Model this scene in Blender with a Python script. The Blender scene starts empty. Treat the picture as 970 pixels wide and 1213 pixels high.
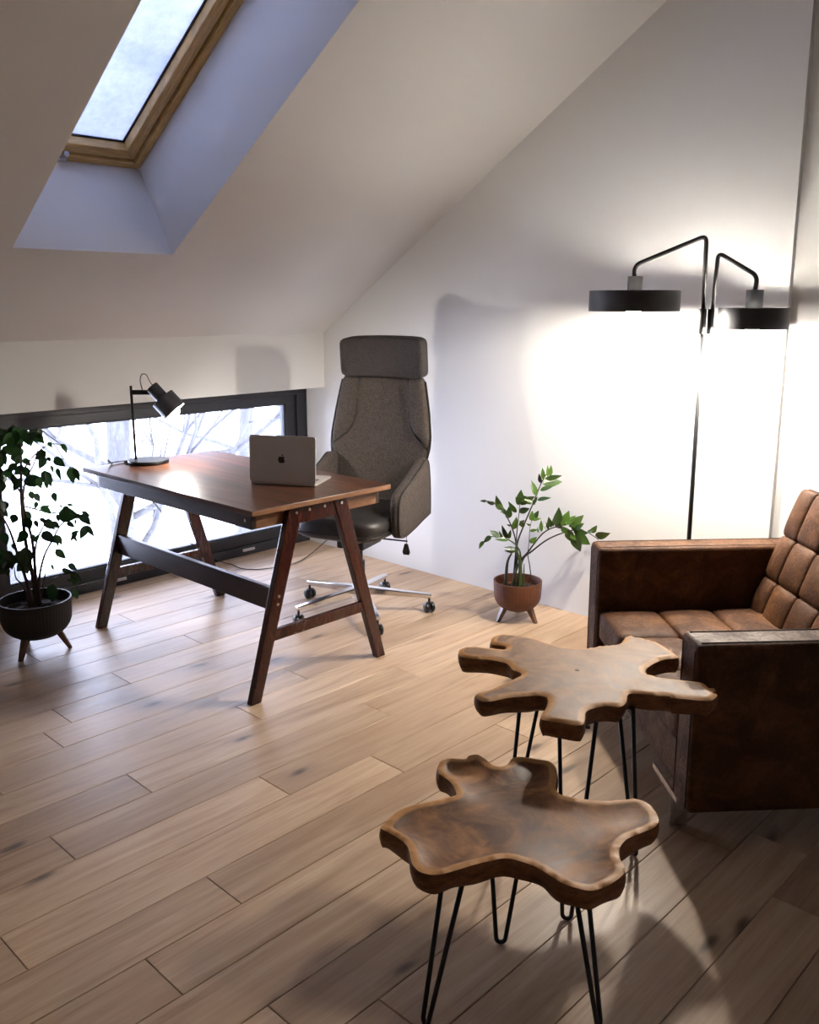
import bpy, bmesh, math, random
from mathutils import Vector, Matrix
from mathutils.geometry import delaunay_2d_cdt

scene = bpy.context.scene
COL = scene.collection
R = math.radians

# ---------------------------------------------------------------- camera
H = 1.46
YAW, PITCH, FPX, CX, CY = 0.8048, 0.2049, 1063.33, 485.0, 582.15
fwd = Vector((math.sin(YAW)*math.cos(PITCH), math.cos(YAW)*math.cos(PITCH), -math.sin(PITCH)))
rgt = Vector((math.cos(YAW), -math.sin(YAW), 0))
dwn = fwd.cross(rgt)
cam_d = bpy.data.cameras.new('camera')
cam = bpy.data.objects.new('camera', cam_d)
COL.objects.link(cam)
cam.matrix_world = Matrix((
    (rgt.x, -dwn.x, -fwd.x, 0), (rgt.y, -dwn.y, -fwd.y, 0), (rgt.z, -dwn.z, -fwd.z, H), (0, 0, 0, 1)))
cam_d.sensor_fit = 'HORIZONTAL'
cam_d.sensor_width = 36
cam_d.lens = FPX*36/970
cam_d.shift_y = (CY-606.5)/970
cam_d.clip_start = 0.05
scene.camera = cam

# ---------------------------------------------------------------- world, exposure
SKY = 10.5
w = bpy.data.worlds.new('world'); scene.world = w; w.use_nodes = True
nt = w.node_tree; nt.nodes.clear()
wo = nt.nodes.new('ShaderNodeOutputWorld'); bg = nt.nodes.new('ShaderNodeBackground')
tcw = nt.nodes.new('ShaderNodeTexCoord'); sp = nt.nodes.new('ShaderNodeSeparateXYZ'); rp = nt.nodes.new('ShaderNodeValToRGB')
nt.links.new(tcw.outputs['Generated'], sp.inputs[0]); nt.links.new(sp.outputs[2], rp.inputs[0])
rp.color_ramp.elements[0].position = 0.0; rp.color_ramp.elements[0].color = (0.74, 0.79, 1.0, 1)
rp.color_ramp.elements[1].position = 1.0; rp.color_ramp.elements[1].color = (0.70, 0.76, 1.0, 1)
nt.links.new(rp.outputs[0], bg.inputs[0]); bg.inputs[1].default_value = SKY
nt.links.new(bg.outputs[0], wo.inputs[0])
scene.view_settings.view_transform = 'Standard'
scene.view_settings.look = 'None'
scene.view_settings.gamma = 1.0
scene.view_settings.use_curve_mapping = False
scene.view_settings.exposure = 1.1
BULB_W = 900.0        # emission strength of the floor lamp bulbs
DESK_W = 520.0
LAMP_COL = (1.0, 0.92, 0.81)

def portal(name, loc, rot, sx, sy):
    l = bpy.data.lights.new(name, 'AREA'); l.shape = 'RECTANGLE'; l.size = sx; l.size_y = sy
    l.cycles.is_portal = True
    o = bpy.data.objects.new(name, l); COL.objects.link(o); o.location = loc; o.rotation_euler = rot
portal('window_portal', (2.53, 4.40, 0.5), (R(-90), 0, 0), 1.9, 0.95)

# ---------------------------------------------------------------- projection helpers (metres, real planes)
def ray(px, py):
    return rgt*((px-CX)/FPX) + dwn*((py-CY)/FPX) + fwd
CAMP = Vector((0, 0, H))
def on_z(px, py, z=0.0):
    d = ray(px, py); return CAMP + d*((z-H)/d.z)
def on_vert(px, py, base, off=0.0):
    n = Vector((math.sin(YAW), math.cos(YAW), 0)); d = ray(px, py)
    return CAMP + d*(((Vector(base)-CAMP).dot(n)+off)/d.dot(n))

# ---------------------------------------------------------------- material helpers
class NT:
    def __init__(s, name):
        s.m = bpy.data.materials.new(name); s.m.use_nodes = True
        s.t = s.m.node_tree; s.b = s.t.nodes['Principled BSDF']; s.out = s.t.nodes['Material Output']
    def n(s, kind, **kw):
        x = s.t.nodes.new('ShaderNode'+kind)
        for k, v in kw.items():
            if k.startswith('i_'): x.inputs[k[2:].replace('_', ' ')].default_value = v
            else: setattr(x, k, v)
        return x
    def l(s, a, b): s.t.links.new(a, b)
    def ramp(s, src, stops):
        r = s.n('ValToRGB'); cr = r.color_ramp
        while len(cr.elements) < len(stops): cr.elements.new(0.5)
        for e, (p, c) in zip(cr.elements, stops):
            e.position = p; e.color = (*c, 1) if len(c) == 3 else c
        s.l(src, r.inputs[0]); return r.outputs[0]
    def coords(s, scale=(1, 1, 1), rot=(0, 0, 0), jitter=False):
        tc = s.n('TexCoord'); mp = s.n('Mapping'); mp.inputs['Scale'].default_value = scale; mp.inputs['Rotation'].default_value = rot
        s.l(tc.outputs['Object'], mp.inputs['Vector'])
        if jitter:
            oi = s.n('ObjectInfo'); mu = s.n('Math', operation='MULTIPLY'); mu.inputs[1].default_value = 37.0
            s.l(oi.outputs['Random'], mu.inputs[0]); s.l(mu.outputs[0], mp.inputs['Location'])
            s.rnd = oi.outputs['Random']
        return mp.outputs[0]
    def noise(s, vec, scale, detail=4, rough=0.55, dist=0.0):
        x = s.n('TexNoise'); x.inputs['Scale'].default_value = scale; x.inputs['Detail'].default_value = detail
        x.inputs['Roughness'].default_value = rough; x.inputs['Distortion'].default_value = dist
        s.l(vec, x.inputs['Vector']); return x.outputs['Fac']
    def mix(s, f, a, b, blend='MIX'):
        x = s.n('Mix', data_type='RGBA', blend_type=blend)
        for v, i in ((f, 0), (a, 6), (b, 7)):
            if hasattr(v, 'node'): s.l(v, x.inputs[i])
            else: x.inputs[i].default_value = v if i == 0 else ((*v, 1) if len(v) == 3 else v)
        return x.outputs[2]
    def math(s, op, a, b=None):
        x = s.n('Math', operation=op)
        for v, i in ((a, 0), (b, 1)):
            if v is None: continue
            if hasattr(v, 'node'): s.l(v, x.inputs[i])
            else: x.inputs[i].default_value = v
        return x.outputs[0]
    def bump(s, h, strength=0.2, dist=0.002):
        x = s.n('Bump'); x.inputs['Strength'].default_value = strength; x.inputs['Distance'].default_value = dist
        s.l(h, x.inputs['Height']); s.l(x.outputs[0], s.b.inputs['Normal'])
    def set(s, color=None, rough=None, metal=None, spec=None):
        if color is not None:
            if hasattr(color, 'node'): s.l(color, s.b.inputs['Base Color'])
            else: s.b.inputs['Base Color'].default_value = (*color, 1)
        if rough is not None:
            if hasattr(rough, 'node'): s.l(rough, s.b.inputs['Roughness'])
            else: s.b.inputs['Roughness'].default_value = rough
        if metal is not None: s.b.inputs['Metallic'].default_value = metal
        if spec is not None: s.b.inputs['Specular IOR Level'].default_value = spec
        return s.m

def simple(name, col, rough=0.5, metal=0.0, var=0.08, scale=30, bump=0.0, spec=None):
    a = NT(name); v = a.coords(); f = a.noise(v, scale)
    c = a.ramp(f, [(0.3, tuple(x*(1-var) for x in col)), (0.7, tuple(min(1, x*(1+var)) for x in col))])
    a.set(c, rough, metal, spec)
    if bump: a.bump(f, bump)
    return a.m

def mat_paint(name, col):
    a = NT(name); v = a.coords(); f = a.noise(v, 2.0, 3)
    c = a.ramp(f, [(0.3, tuple(x*0.985 for x in col)), (0.7, col)])
    g = a.noise(v, 160, 2); a.set(c, 0.75, spec=0.25); a.bump(g, 0.06, 0.001); return a.m

def mat_oak():
    a = NT('oak_plank'); v = a.coords((1, 1, 1), jitter=True)
    st = a.n('Mapping'); st.inputs['Scale'].default_value = (1.1, 13, 8); a.l(v, st.inputs['Vector'])
    g1 = a.noise(st.outputs[0], 1.6, 6, 0.62, 0.9)
    st2 = a.n('Mapping'); st2.inputs['Scale'].default_value = (3, 95, 60); a.l(v, st2.inputs['Vector'])
    g2 = a.noise(st2.outputs[0], 1.5, 3, 0.6)
    st4 = a.n('Mapping'); st4.inputs['Scale'].default_value = (0.9, 3.6, 3); a.l(v, st4.inputs['Vector'])
    g4 = a.noise(st4.outputs[0], 1.5, 3, 0.5, 0.5)
    base = a.ramp(g1, [(0.25, (0.30, 0.19, 0.115)), (0.45, (0.45, 0.310, 0.200)), (0.6, (0.52, 0.375, 0.25)), (0.8, (0.59, 0.445, 0.315))])
    base = a.mix(a.ramp(g4, [(0.42, (0, 0, 0)), (0.75, (0.45, 0.45, 0.45))]), base, (0.34, 0.20, 0.11))
    fine = a.ramp(g2, [(0.38, (0.90, 0.90, 0.90)), (0.62, (1, 1, 1))])
    c = a.mix(1.0, base, fine, 'MULTIPLY')
    tone = a.ramp(a.rnd, [(0.0, (0.74, 0.69, 0.66)), (0.3, (0.86, 0.84, 0.82)), (0.65, (1.0, 1.0, 1.0)), (1.0, (1.12, 1.12, 1.12))])
    c = a.mix(1.0, c, tone, 'MULTIPLY')
    # knots
    st3 = a.n('Mapping'); st3.inputs['Scale'].default_value = (1.9, 5.2, 1); a.l(v, st3.inputs['Vector'])
    wob = a.n('TexNoise'); wob.inputs['Scale'].default_value = 7; a.l(v, wob.inputs['Vector'])
    va = a.n('VectorMath', operation='MULTIPLY_ADD'); a.l(wob.outputs['Color'], va.inputs[0]); va.inputs[1].default_value = (0.16, 0.16, 0.0); a.l(st3.outputs[0], va.inputs[2])
    vo = a.n('TexVoronoi', voronoi_dimensions='2D'); vo.inputs['Scale'].default_value = 1.0; a.l(va.outputs[0], vo.inputs['Vector'])
    sep = a.n('SeparateColor'); a.l(vo.outputs['Color'], sep.inputs[0])
    pick = a.math('GREATER_THAN', sep.outputs[0], 0.62)
    k = a.ramp(vo.outputs['Distance'], [(0.0, (1, 1, 1)), (0.045, (0.75, 0.75, 0.75)), (0.09, (0.22, 0.22, 0.22)), (0.2, (0, 0, 0))])
    k = a.math('MULTIPLY', k, pick)
    c = a.mix(k, c, (0.085, 0.055, 0.038))
    r = a.ramp(g1, [(0.3, (0.36, 0.36, 0.36)), (0.7, (0.46, 0.46, 0.46))])
    a.set(c, r, spec=0.4); a.bump(g2, 0.12, 0.001); return a.m

def mat_wood(name, dark, light, rough=0.35, axis=(1, 12, 12), spec=0.5, scale=3):
    a = NT(name); v = a.coords(axis, jitter=True)
    g = a.noise(v, scale, 6, 0.6, 0.8)
    v2 = a.coords(tuple(x*5 for x in axis)); g2 = a.noise(v2, scale, 3)
    c = a.ramp(g, [(0.3, dark), (0.7, light)])
    c = a.mix(1.0, c, a.ramp(g2, [(0.35, (0.72, 0.72, 0.72)), (0.6, (1, 1, 1))]), 'MULTIPLY')
    a.set(c, rough, spec=spec); a.bump(g2, 0.08, 0.001); return a.m

def mat_slab(name, heart_dark, heart_light, sap, side=False):
    a = NT(name); v = a.coords((1, 1, 1))
    wob = a.n('TexNoise'); wob.inputs['Scale'].default_value = 4.0; wob.inputs['Detail'].default_value = 3; a.l(v, wob.inputs['Vector'])
    va = a.n('VectorMath', operation='MULTIPLY_ADD'); a.l(wob.outputs['Color'], va.inputs[0]); va.inputs[1].default_value = (0.22, 0.22, 0.0); a.l(v, va.inputs[2])
    wv = a.n('TexWave', wave_type='RINGS', rings_direction='Z'); wv.inputs['Scale'].default_value = 4.0
    wv.inputs['Distortion'].default_value = 9.0; wv.inputs['Detail'].default_value = 4; wv.inputs['Detail Scale'].default_value = 1.3
    a.l(va.outputs[0], wv.inputs['Vector'])
    g = a.noise(v, 6.0, 6, 0.62, 1.6); f = a.noise(v, 60.0, 3)
    heart = a.ramp(g, [(0.38, heart_dark), (0.60, heart_light)])
    heart = a.mix(a.math('MULTIPLY', wv.outputs['Fac'], 0.30), heart, tuple(x*0.52 for x in heart_dark))
    at = a.n('Attribute', attribute_name='rim')
    rr = a.math('ADD', at.outputs['Fac'], a.math('MULTIPLY', a.math('SUBTRACT', g, 0.5), 0.5))
    rim = a.ramp(rr, [(0.0, (1, 1, 1)), (0.30, (0.9, 0.9, 0.9)), (0.42, (0, 0, 0)), (1, (0, 0, 0))])
    c = a.mix(rim, heart, sap)
    c = a.mix(1.0, c, a.ramp(f, [(0.35, (0.86, 0.86, 0.86)), (0.6, (1, 1, 1))]), 'MULTIPLY')
    a.set(c, a.ramp(g, [(0.3, (0.40, 0.40, 0.40)), (0.7, (0.58, 0.58, 0.58))]), spec=0.16)
    a.bump(g, 0.25, 0.006); return a.m

def mat_leather():
    a = NT('suede_leather'); v = a.coords((1, 1, 1))
    g = a.noise(v, 9, 6, 0.65, 0.6); f = a.noise(v, 90, 4, 0.6)
    c = a.ramp(g, [(0.28, (0.030, 0.010, 0.0035)), (0.5, (0.066, 0.025, 0.008)), (0.72, (0.125, 0.053, 0.019))])
    c = a.mix(1.0, c, a.ramp(f, [(0.3, (0.80, 0.80, 0.80)), (0.65, (1.05, 1.05, 1.05))]), 'MULTIPLY')
    rg = a.math('MULTIPLY', a.math('ADD', g, f), 0.5)
    a.set(c, a.ramp(rg, [(0.42, (0.72, 0.72, 0.72)), (0.6, (0.50, 0.50, 0.50))]), spec=0.22)
    a.bump(a.math('ADD', a.math('MULTIPLY', g, 0.8), f), 0.45, 0.004); return a.m

def mat_fabric(name, c1, c2):
    a = NT(name); v = a.coords()
    f = a.noise(v, 330, 2, 0.7); g = a.noise(v, 45, 4, 0.6)
    c = a.ramp(a.math('ADD', a.math('MULTIPLY', f, 0.88), a.math('MULTIPLY', g, 0.12)), [(0.36, c1), (0.62, c2)])
    a.set(c, 0.9, spec=0.2); a.bump(f, 0.4, 0.002); return a.m

def mat_leaf(name, c1, c2, trans=0.25):
    a = NT(name); v = a.coords(jitter=True); g = a.noise(v, 14, 3)
    c = a.ramp(a.math('ADD', a.math('MULTIPLY', a.rnd, 0.75), a.math('MULTIPLY', g, 0.35)), [(0.2, c1), (0.85, c2)])
    a.set(c, 0.32, spec=0.5)
    tr = a.n('BsdfTranslucent'); a.l(c, tr.inputs[0]); mx = a.n('MixShader'); mx.inputs[0].default_value = trans
    a.l(a.b.outputs[0], mx.inputs[1]); a.l(tr.outputs[0], mx.inputs[2]); a.l(mx.outputs[0], a.out.inputs[0]); return a.m

def mat_glass():
    a = NT('window_glass'); a.t.nodes.remove(a.b)
    tr = a.n('BsdfTransparent'); tr.inputs[0].default_value = (0.97, 0.98, 1, 1); gl = a.n('BsdfGlossy'); gl.inputs['Roughness'].default_value = 0.0
    fr = a.n('Fresnel'); fr.inputs[0].default_value = 1.45; mx = a.n('MixShader')
    a.l(fr.outputs[0], mx.inputs[0]); a.l(tr.outputs[0], mx.inputs[1]); a.l(gl.outputs[0], mx.inputs[2]); a.l(mx.outputs[0], a.out.inputs[0]); return a.m

def mat_snowglass():
    a = NT('snow_covered_glass'); v = a.coords()
    g = a.noise(v, 26, 5, 0.7); h = a.noise(v, 3.0, 3)
    c = a.ramp(a.math('ADD', a.math('MULTIPLY', g, 0.5), a.math('MULTIPLY', h, 0.5)), [(0.35, (0.46, 0.48, 0.53)), (0.62, (0.62, 0.63, 0.66))])
    tr = a.n('BsdfTranslucent'); a.l(c, tr.inputs[0]); a.set(c, 0.15)
    mx = a.n('MixShader'); mx.inputs[0].default_value = 0.9
    a.l(a.b.outputs[0], mx.inputs[1]); a.l(tr.outputs[0], mx.inputs[2]); a.l(mx.outputs[0], a.out.inputs[0]); a.bump(g, 0.2); return a.m

def mat_emit(name, col, st):
    a = NT(name); a.b.inputs['Emission Color'].default_value = (*col, 1); a.b.inputs['Emission Strength'].default_value = st
    a.b.inputs['Base Color'].default_value = (1, 1, 1, 1); return a.m

M = dict(
    wall=mat_paint('wall_paint', (0.68, 0.675, 0.665)), ceil=mat_paint('ceiling_paint', (0.67, 0.66, 0.65)),
    oak=mat_oak(), sub=simple('subfloor', (0.10, 0.065, 0.04), 0.9),
    winframe=simple('anthracite_frame', (0.016, 0.017, 0.024), 0.42), hinge=simple('steel_hinge', (0.55, 0.55, 0.58), 0.35, 0.7),
    glass=mat_glass(), snowglass=mat_snowglass(), gasket=simple('dark_gasket', (0.03, 0.035, 0.045), 0.6),
    pine=mat_wood('pine_frame', (0.52, 0.31, 0.09), (0.80, 0.54, 0.22), 0.38, (2, 2, 2)),
    pine_s=mat_wood('pine_frame_long', (0.52, 0.31, 0.09), (0.80, 0.54, 0.22), 0.38, (14, 1.2, 1.2)),
    pine_x=mat_wood('pine_frame_cross', (0.52, 0.31, 0.09), (0.80, 0.54, 0.22), 0.38, (1.2, 14, 14)),
    desktop=mat_wood('walnut_top', (0.018, 0.006, 0.004), (0.150, 0.058, 0.028), 0.32, (9, 0.9, 9), 0.4, 2.2),
    desklight=mat_wood('walnut_edge', (0.16, 0.070, 0.032), (0.26, 0.125, 0.06), 0.35, (1.5, 12, 12)),
    deskleg=mat_wood('mahogany_leg', (0.024, 0.005, 0.0035), (0.055, 0.012, 0.007), 0.22, (14, 14, 1.5)),
    apron=mat_wood('dark_apron', (0.022, 0.012, 0.010), (0.050, 0.022, 0.016), 0.35, (8, 1, 8)),
    screw=simple('nickel_screw', (0.75, 0.74, 0.70), 0.25, 1.0),
    black=simple('black_metal', (0.008, 0.008, 0.009), 0.38, 0.0), blackrod=simple('black_rod', (0.008, 0.008, 0.009), 0.45, 0.2),
    shade=simple('dark_shade', (0.032, 0.032, 0.036), 0.5), shadein=simple('shade_inside', (0.70, 0.70, 0.68), 0.6),
    chrome=simple('chrome', (0.75, 0.75, 0.78), 0.12, 1.0, 0.02), plastic=simple('black_plastic', (0.010, 0.010, 0.011), 0.3),
    alu=simple('aluminium_lid', (0.60, 0.555, 0.53), 0.38, 0.55, 0.02), logo=simple('dark_logo', (0.035, 0.022, 0.018), 0.2), keys=simple('keyboard_keys', (0.02, 0.02, 0.022), 0.5),
    leather=mat_leather(), seam=simple('dark_seam', (0.035, 0.014, 0.007), 0.8),
    fabric=mat_fabric('grey_brown_fabric', (0.022, 0.018, 0.016), (0.105, 0.086, 0.076)), seatlea=simple('black_seat_leather', (0.022, 0.020, 0.020), 0.42, 0, 0.2, 60, 0.2),
    headlea=mat_fabric('headrest_fabric', (0.022, 0.019, 0.019), (0.075, 0.066, 0.064)),
    piping=simple('dark_piping', (0.012, 0.011, 0.011), 0.6),
    potdark=simple('dark_pot', (0.008, 0.005, 0.005), 0.6), potbrown=simple('brown_pot', (0.095, 0.027, 0.009), 0.55, 0, 0.15, 40),
    potleg=mat_wood('pot_leg', (0.08, 0.035, 0.018), (0.16, 0.075, 0.04), 0.35, (8, 8, 1)), soil=simple('soil', (0.018, 0.011, 0.008), 0.95, 0, 0.4, 80, 0.8),
    leaf_zz=mat_leaf('glossy_leaf', (0.006, 0.028, 0.006), (0.070, 0.135, 0.018), 0.06), stem_zz=simple('green_stem', (0.05, 0.075, 0.02), 0.45), stem_dk=simple('dark_stem', (0.022, 0.022, 0.014), 0.5),
    leaf_fi=mat_leaf('fig_leaf', (0.006, 0.025, 0.008), (0.02, 0.085, 0.018), 0.10), bark_fi=simple('fig_bark', (0.05, 0.028, 0.02), 0.8),
    slab_f=mat_slab('teak_dished', (0.095, 0.034, 0.010), (0.36, 0.165, 0.062), (0.50, 0.25, 0.09)),
    slab_b=mat_slab('teak_flat', (0.145, 0.072, 0.034), (0.31, 0.185, 0.108), (0.45, 0.23, 0.085)),
    slab_side=mat_wood('bark_edge', (0.090, 0.034, 0.014), (0.28, 0.125, 0.05), 0.55, (5, 5, 14), 0.3, 5),
    snow=simple('snow_ground', (0.86, 0.87, 0.90), 0.9), frostbark=mat_wood('frosted_bark', (0.035, 0.035, 0.037), (0.075, 0.075, 0.08), 0.9, (5, 5, 1)),
    cable=simple('black_cable', (0.012, 0.012, 0.012), 0.5), socket=simple('socket_plastic', (0.6, 0.6, 0.6), 0.5),
    bulb=mat_emit('floor_lamp_bulb', LAMP_COL, BULB_W), dbulb=mat_emit('desk_lamp_bulb', (1.0, 0.93, 0.86), DESK_W),
)

# ---------------------------------------------------------------- mesh helpers
def obj(name, bm, mat, parent=None, smooth=False, bevel=0.0, seg=2, subsurf=0, autos=None):
    me = bpy.data.meshes.new(name); bm.normal_update(); bm.to_mesh(me); bm.free()
    mats = mat if isinstance(mat, (list, tuple)) else [mat]
    for m in mats: me.materials.append(m)
    if smooth: me.polygons.foreach_set('use_smooth', [True]*len(me.polygons))
    if autos is not None:
        me.polygons.foreach_set('use_smooth', [True]*len(me.polygons)); me.set_sharp_from_angle(angle=R(autos))
    o = bpy.data.objects.new(name, me); COL.objects.link(o)
    if parent is not None: o.parent = parent
    if bevel:
        b = o.modifiers.new('b', 'BEVEL'); b.width = bevel; b.segments = seg; b.limit_method = 'ANGLE'; b.angle_limit = R(35)
    if subsurf:
        s = o.modifiers.new('s', 'SUBSURF'); s.levels = subsurf; s.render_levels = subsurf
    return o
def tag(o, label=None, cat=None, group=None, kind=None):
    if label: o['label'] = label
    if cat: o['category'] = cat
    if group: o['group'] = group
    if kind: o['kind'] = kind
    return o
def thing(name, label, cat, loc=(0, 0, 0), rotz=0, group=None, kind=None):
    o = bpy.data.objects.new(name, None); COL.objects.link(o); o.location = loc; o.rotation_euler = (0, 0, rotz); o.empty_display_size = 0.1
    return tag(o, label, cat, group, kind)
def box(bm, x0, x1, y0, y1, z0, z1, mat=None):
    vs = [bm.verts.new(Vector((x, y, z)) if mat is None else mat @ Vector((x, y, z))) for x in (x0, x1) for y in (y0, y1) for z in (z0, z1)]
    for f in ((0, 1, 3, 2), (4, 6, 7, 5), (0, 4, 5, 1), (2, 3, 7, 6), (0, 2, 6, 4), (1, 5, 7, 3)): bm.faces.new([vs[i] for i in f])
    return vs
def bx(*a, mat=None):
    bm = bmesh.new(); box(bm, *a, mat=mat); return bm
def beam(bm, a, b, w, h, up=Vector((0, 0, 1)), w2=None, h2=None):
    a = Vector(a); b = Vector(b); d = (b-a).normalized(); s = d.cross(up).normalized(); u = s.cross(d)
    w2 = w if w2 is None else w2; h2 = h if h2 is None else h2
    r = []
    for p, ww, hh in ((a, w, h), (b, w2, h2)):
        r.append([bm.verts.new(p + s*(i*ww/2) + u*(j*hh/2)) for i, j in ((-1, -1), (1, -1), (1, 1), (-1, 1))])
    for i in range(4): bm.faces.new((r[0][i], r[0][(i+1) % 4], r[1][(i+1) % 4], r[1][i]))
    bm.faces.new(r[0][::-1]); bm.faces.new(r[1])
def smooth_path(pts, n=8, closed=False):
    P = [Vector(p) for p in pts]; out = []; m = len(P)
    rng = range(m if closed else m-1)
    for i in rng:
        if closed: p0, p1, p2, p3 = P[(i-1) % m], P[i], P[(i+1) % m], P[(i+2) % m]
        else: p0, p1, p2, p3 = P[max(i-1, 0)], P[i], P[i+1], P[min(i+2, m-1)]
        for k in range(n):
            t = k/n
            out.append(0.5*((2*p1)+(p2-p0)*t+(2*p0-5*p1+4*p2-p3)*t*t+(3*p1-p0-3*p2+p3)*t**3))
    if not closed: out.append(P[-1])
    return out
def tube(bm, pts, r, seg=8, r2=None, closed=False):
    pts = [Vector(p) for p in pts]; n = len(pts); rings = []
    up = None
    for i, p in enumerate(pts):
        if closed: d = (pts[(i+1) % n]-pts[i-1]).normalized()
        else: d = (pts[min(i+1, n-1)]-pts[max(i-1, 0)]).normalized()
        if up is None:
            up = Vector((0, 0, 1)) if abs(d.z) < 0.9 else Vector((1, 0, 0))
        s = d.cross(up)
        if s.length < 1e-4: s = d.cross(Vector((0.3, 1, 0.2)))
        s.normalize(); u = s.cross(d).normalized(); up = u
        rr = r if r2 is None else r+(r2-r)*i/(n-1)
        rings.append([bm.verts.new(p+(s*math.cos(a)+u*math.sin(a))*rr) for a in [2*math.pi*k/seg for k in range(seg)]])
    m = n if closed else n-1
    for i in range(m):
        a, b = rings[i], rings[(i+1) % n]
        for k in range(seg): bm.faces.new((a[k], a[(k+1) % seg], b[(k+1) % seg], b[k]))
    if not closed:
        bm.faces.new(rings[0][::-1]); bm.faces.new(rings[-1])
def lathe(bm, prof, seg=32, mat=None, ribs=0, amp=0.0, ribz=(0, 0), cap=True):
    rings = []
    for r, z in prof:
        ring = []
        for k in range(seg):
            a = 2*math.pi*k/seg; rr = r
            if ribs and ribz[0] < z < ribz[1]: rr = r*(1+amp*math.cos(ribs*a))
            v = Vector((rr*math.cos(a), rr*math.sin(a), z)); ring.append(bm.verts.new(mat @ v if mat else v))
        rings.append(ring)
    for i in range(len(rings)-1):
        a, b = rings[i], rings[i+1]
        for k in range(seg): bm.faces.new((a[k], a[(k+1) % seg], b[(k+1) % seg], b[k]))
    if cap and prof[0][0] > 1e-5: bm.faces.new(rings[0][::-1])
    if cap and prof[-1][0] > 1e-5: bm.faces.new(rings[-1])
    bmesh.ops.remove_doubles(bm, verts=bm.verts, dist=1e-6)
def sphere(bm, c, r, seg=16, sc=(1, 1, 1)):
    bmesh.ops.create_uvsphere(bm, u_segments=seg, v_segments=seg//2, radius=r, matrix=Matrix.Translation(c) @ Matrix.Diagonal((*sc, 1)))
def prism(bm, pts, ext):
    a = [bm.verts.new(Vector(p)) for p in pts]; b = [bm.verts.new(Vector(p)+Vector(ext)) for p in pts]
    n = len(a)
    for i in range(n): bm.faces.new((a[i], a[(i+1) % n], b[(i+1) % n], b[i]))
    bm.faces.new(a[::-1]); bm.faces.new(b)
    bmesh.ops.recalc_face_normals(bm, faces=bm.faces)
def pillow(bm, cx, cy, cz, sx, sy, sz, n=10, pw=4.0, mat=None, pinch=0.0):
    """superellipsoid block, rounded; sx,sy,sz are half sizes"""
    bmesh.ops.create_cube(bm, size=2.0)
    bmesh.ops.subdivide_edges(bm, edges=bm.edges[:], cuts=n, use_grid_fill=True)
    for v in bm.verts:
        p = v.co
        k = (abs(p.x)**pw+abs(p.y)**pw+abs(p.z)**pw)**(1/pw)
        q = Vector((p.x/k, p.y/k, p.z/k))
        q = Vector((q.x*sx+cx, q.y*sy+cy, q.z*sz+cz))
        v.co = mat @ q if mat else q

# ================================================================ STRUCTURE
GX, NX = 3.533, 3.56          # wall with the lamp, and the wall behind the step on its right
KY, WY = 4.105, 4.278         # knee wall face, window face
LX, BY = -2.4, -3.0           # unseen walls behind the camera
SL = 0.634
CZ = 1.298
RY = 0.55                     # ridge
RZ = CZ + SL*(KY-RY)
def st(name, bm, m, parent=None):
    o = obj(name, bm, m, parent)
    o['kind'] = 'structure'; return o

# floor and its planks
fl = st('floor', bx(LX-0.2, NX+0.2, BY-0.2, WY+0.25, -0.15, -0.012), M['sub'])
random.seed(5)
PW = 0.1567; Y0 = 2.144
fixed = {-2: [0.67], -4: [0.87], 0: [0.935], 1: [1.257], 4: [1.20], -3: [1.137], -1: [1.541], -2.5: [], 2: [1.789], 6: [1.623], 3: [0.933], -10: [2.083]}
fixed[-2] = [0.67, 1.878]; fixed[-3] = [1.137, 2.342]; fixed[1] = [1.257, 2.458]
rmin = math.floor((BY-Y0)/PW); rmax = math.ceil((WY-Y0)/PW)
for r in range(rmin, rmax):
    y0 = Y0+r*PW; y1 = y0+PW
    y0c = max(y0, BY); y1c = min(y1, WY+0.01)
    if y1c-y0c < 0.01: continue
    rx = GX if y0 > 1.388 else NX
    js = list(fixed.get(r, [])) or [random.uniform(-0.4, 1.6)]
    while js[0] > LX+0.7: js.insert(0, js[0]-random.choice((1.2, 1.5, 1.85)))
    while js[-1] < rx-0.9: js.append(js[-1]+random.choice((1.2, 1.5, 1.85)))
    xs = [LX]+[j for j in js if LX+0.3 < j < rx-0.25]+[rx]
    for a, b in zip(xs, xs[1:]):
        g = 0.0009
        cx, cy = (a+b)/2, (y0c+y1c)/2
        bm = bx(a-cx+g, b-cx-g, y0c-cy+g, y1c-cy-g, -0.012, 0.0)
        o = obj('plank', bm, M['oak'], fl, bevel=0.0012, seg=1)
        o.location = (cx, cy, 0)

T = 0.2
# right wall (the lamp stands against it): pentagon extruded outward
bm = bmesh.new()
prism(bm, [(GX, 1.388, -0.15), (GX, WY+0.2, -0.15), (GX, WY+0.2, CZ-SL*0.37+0.25), (GX, KY, CZ+0.25), (GX, 1.388, CZ+SL*(KY-1.388)+0.25)], (T+0.2, 0, 0))
st('wall_right', bm, M['wall'])
bm = bmesh.new()
prism(bm, [(NX, BY-0.2, -0.15), (NX, 1.388, -0.15), (NX, 1.388, CZ+SL*(KY-1.388)+0.25), (NX, RY, RZ+0.25), (NX, BY-0.2, 2.2)], (T, 0, 0))
st('wall_right_recess', bm, M['wall'])
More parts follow.
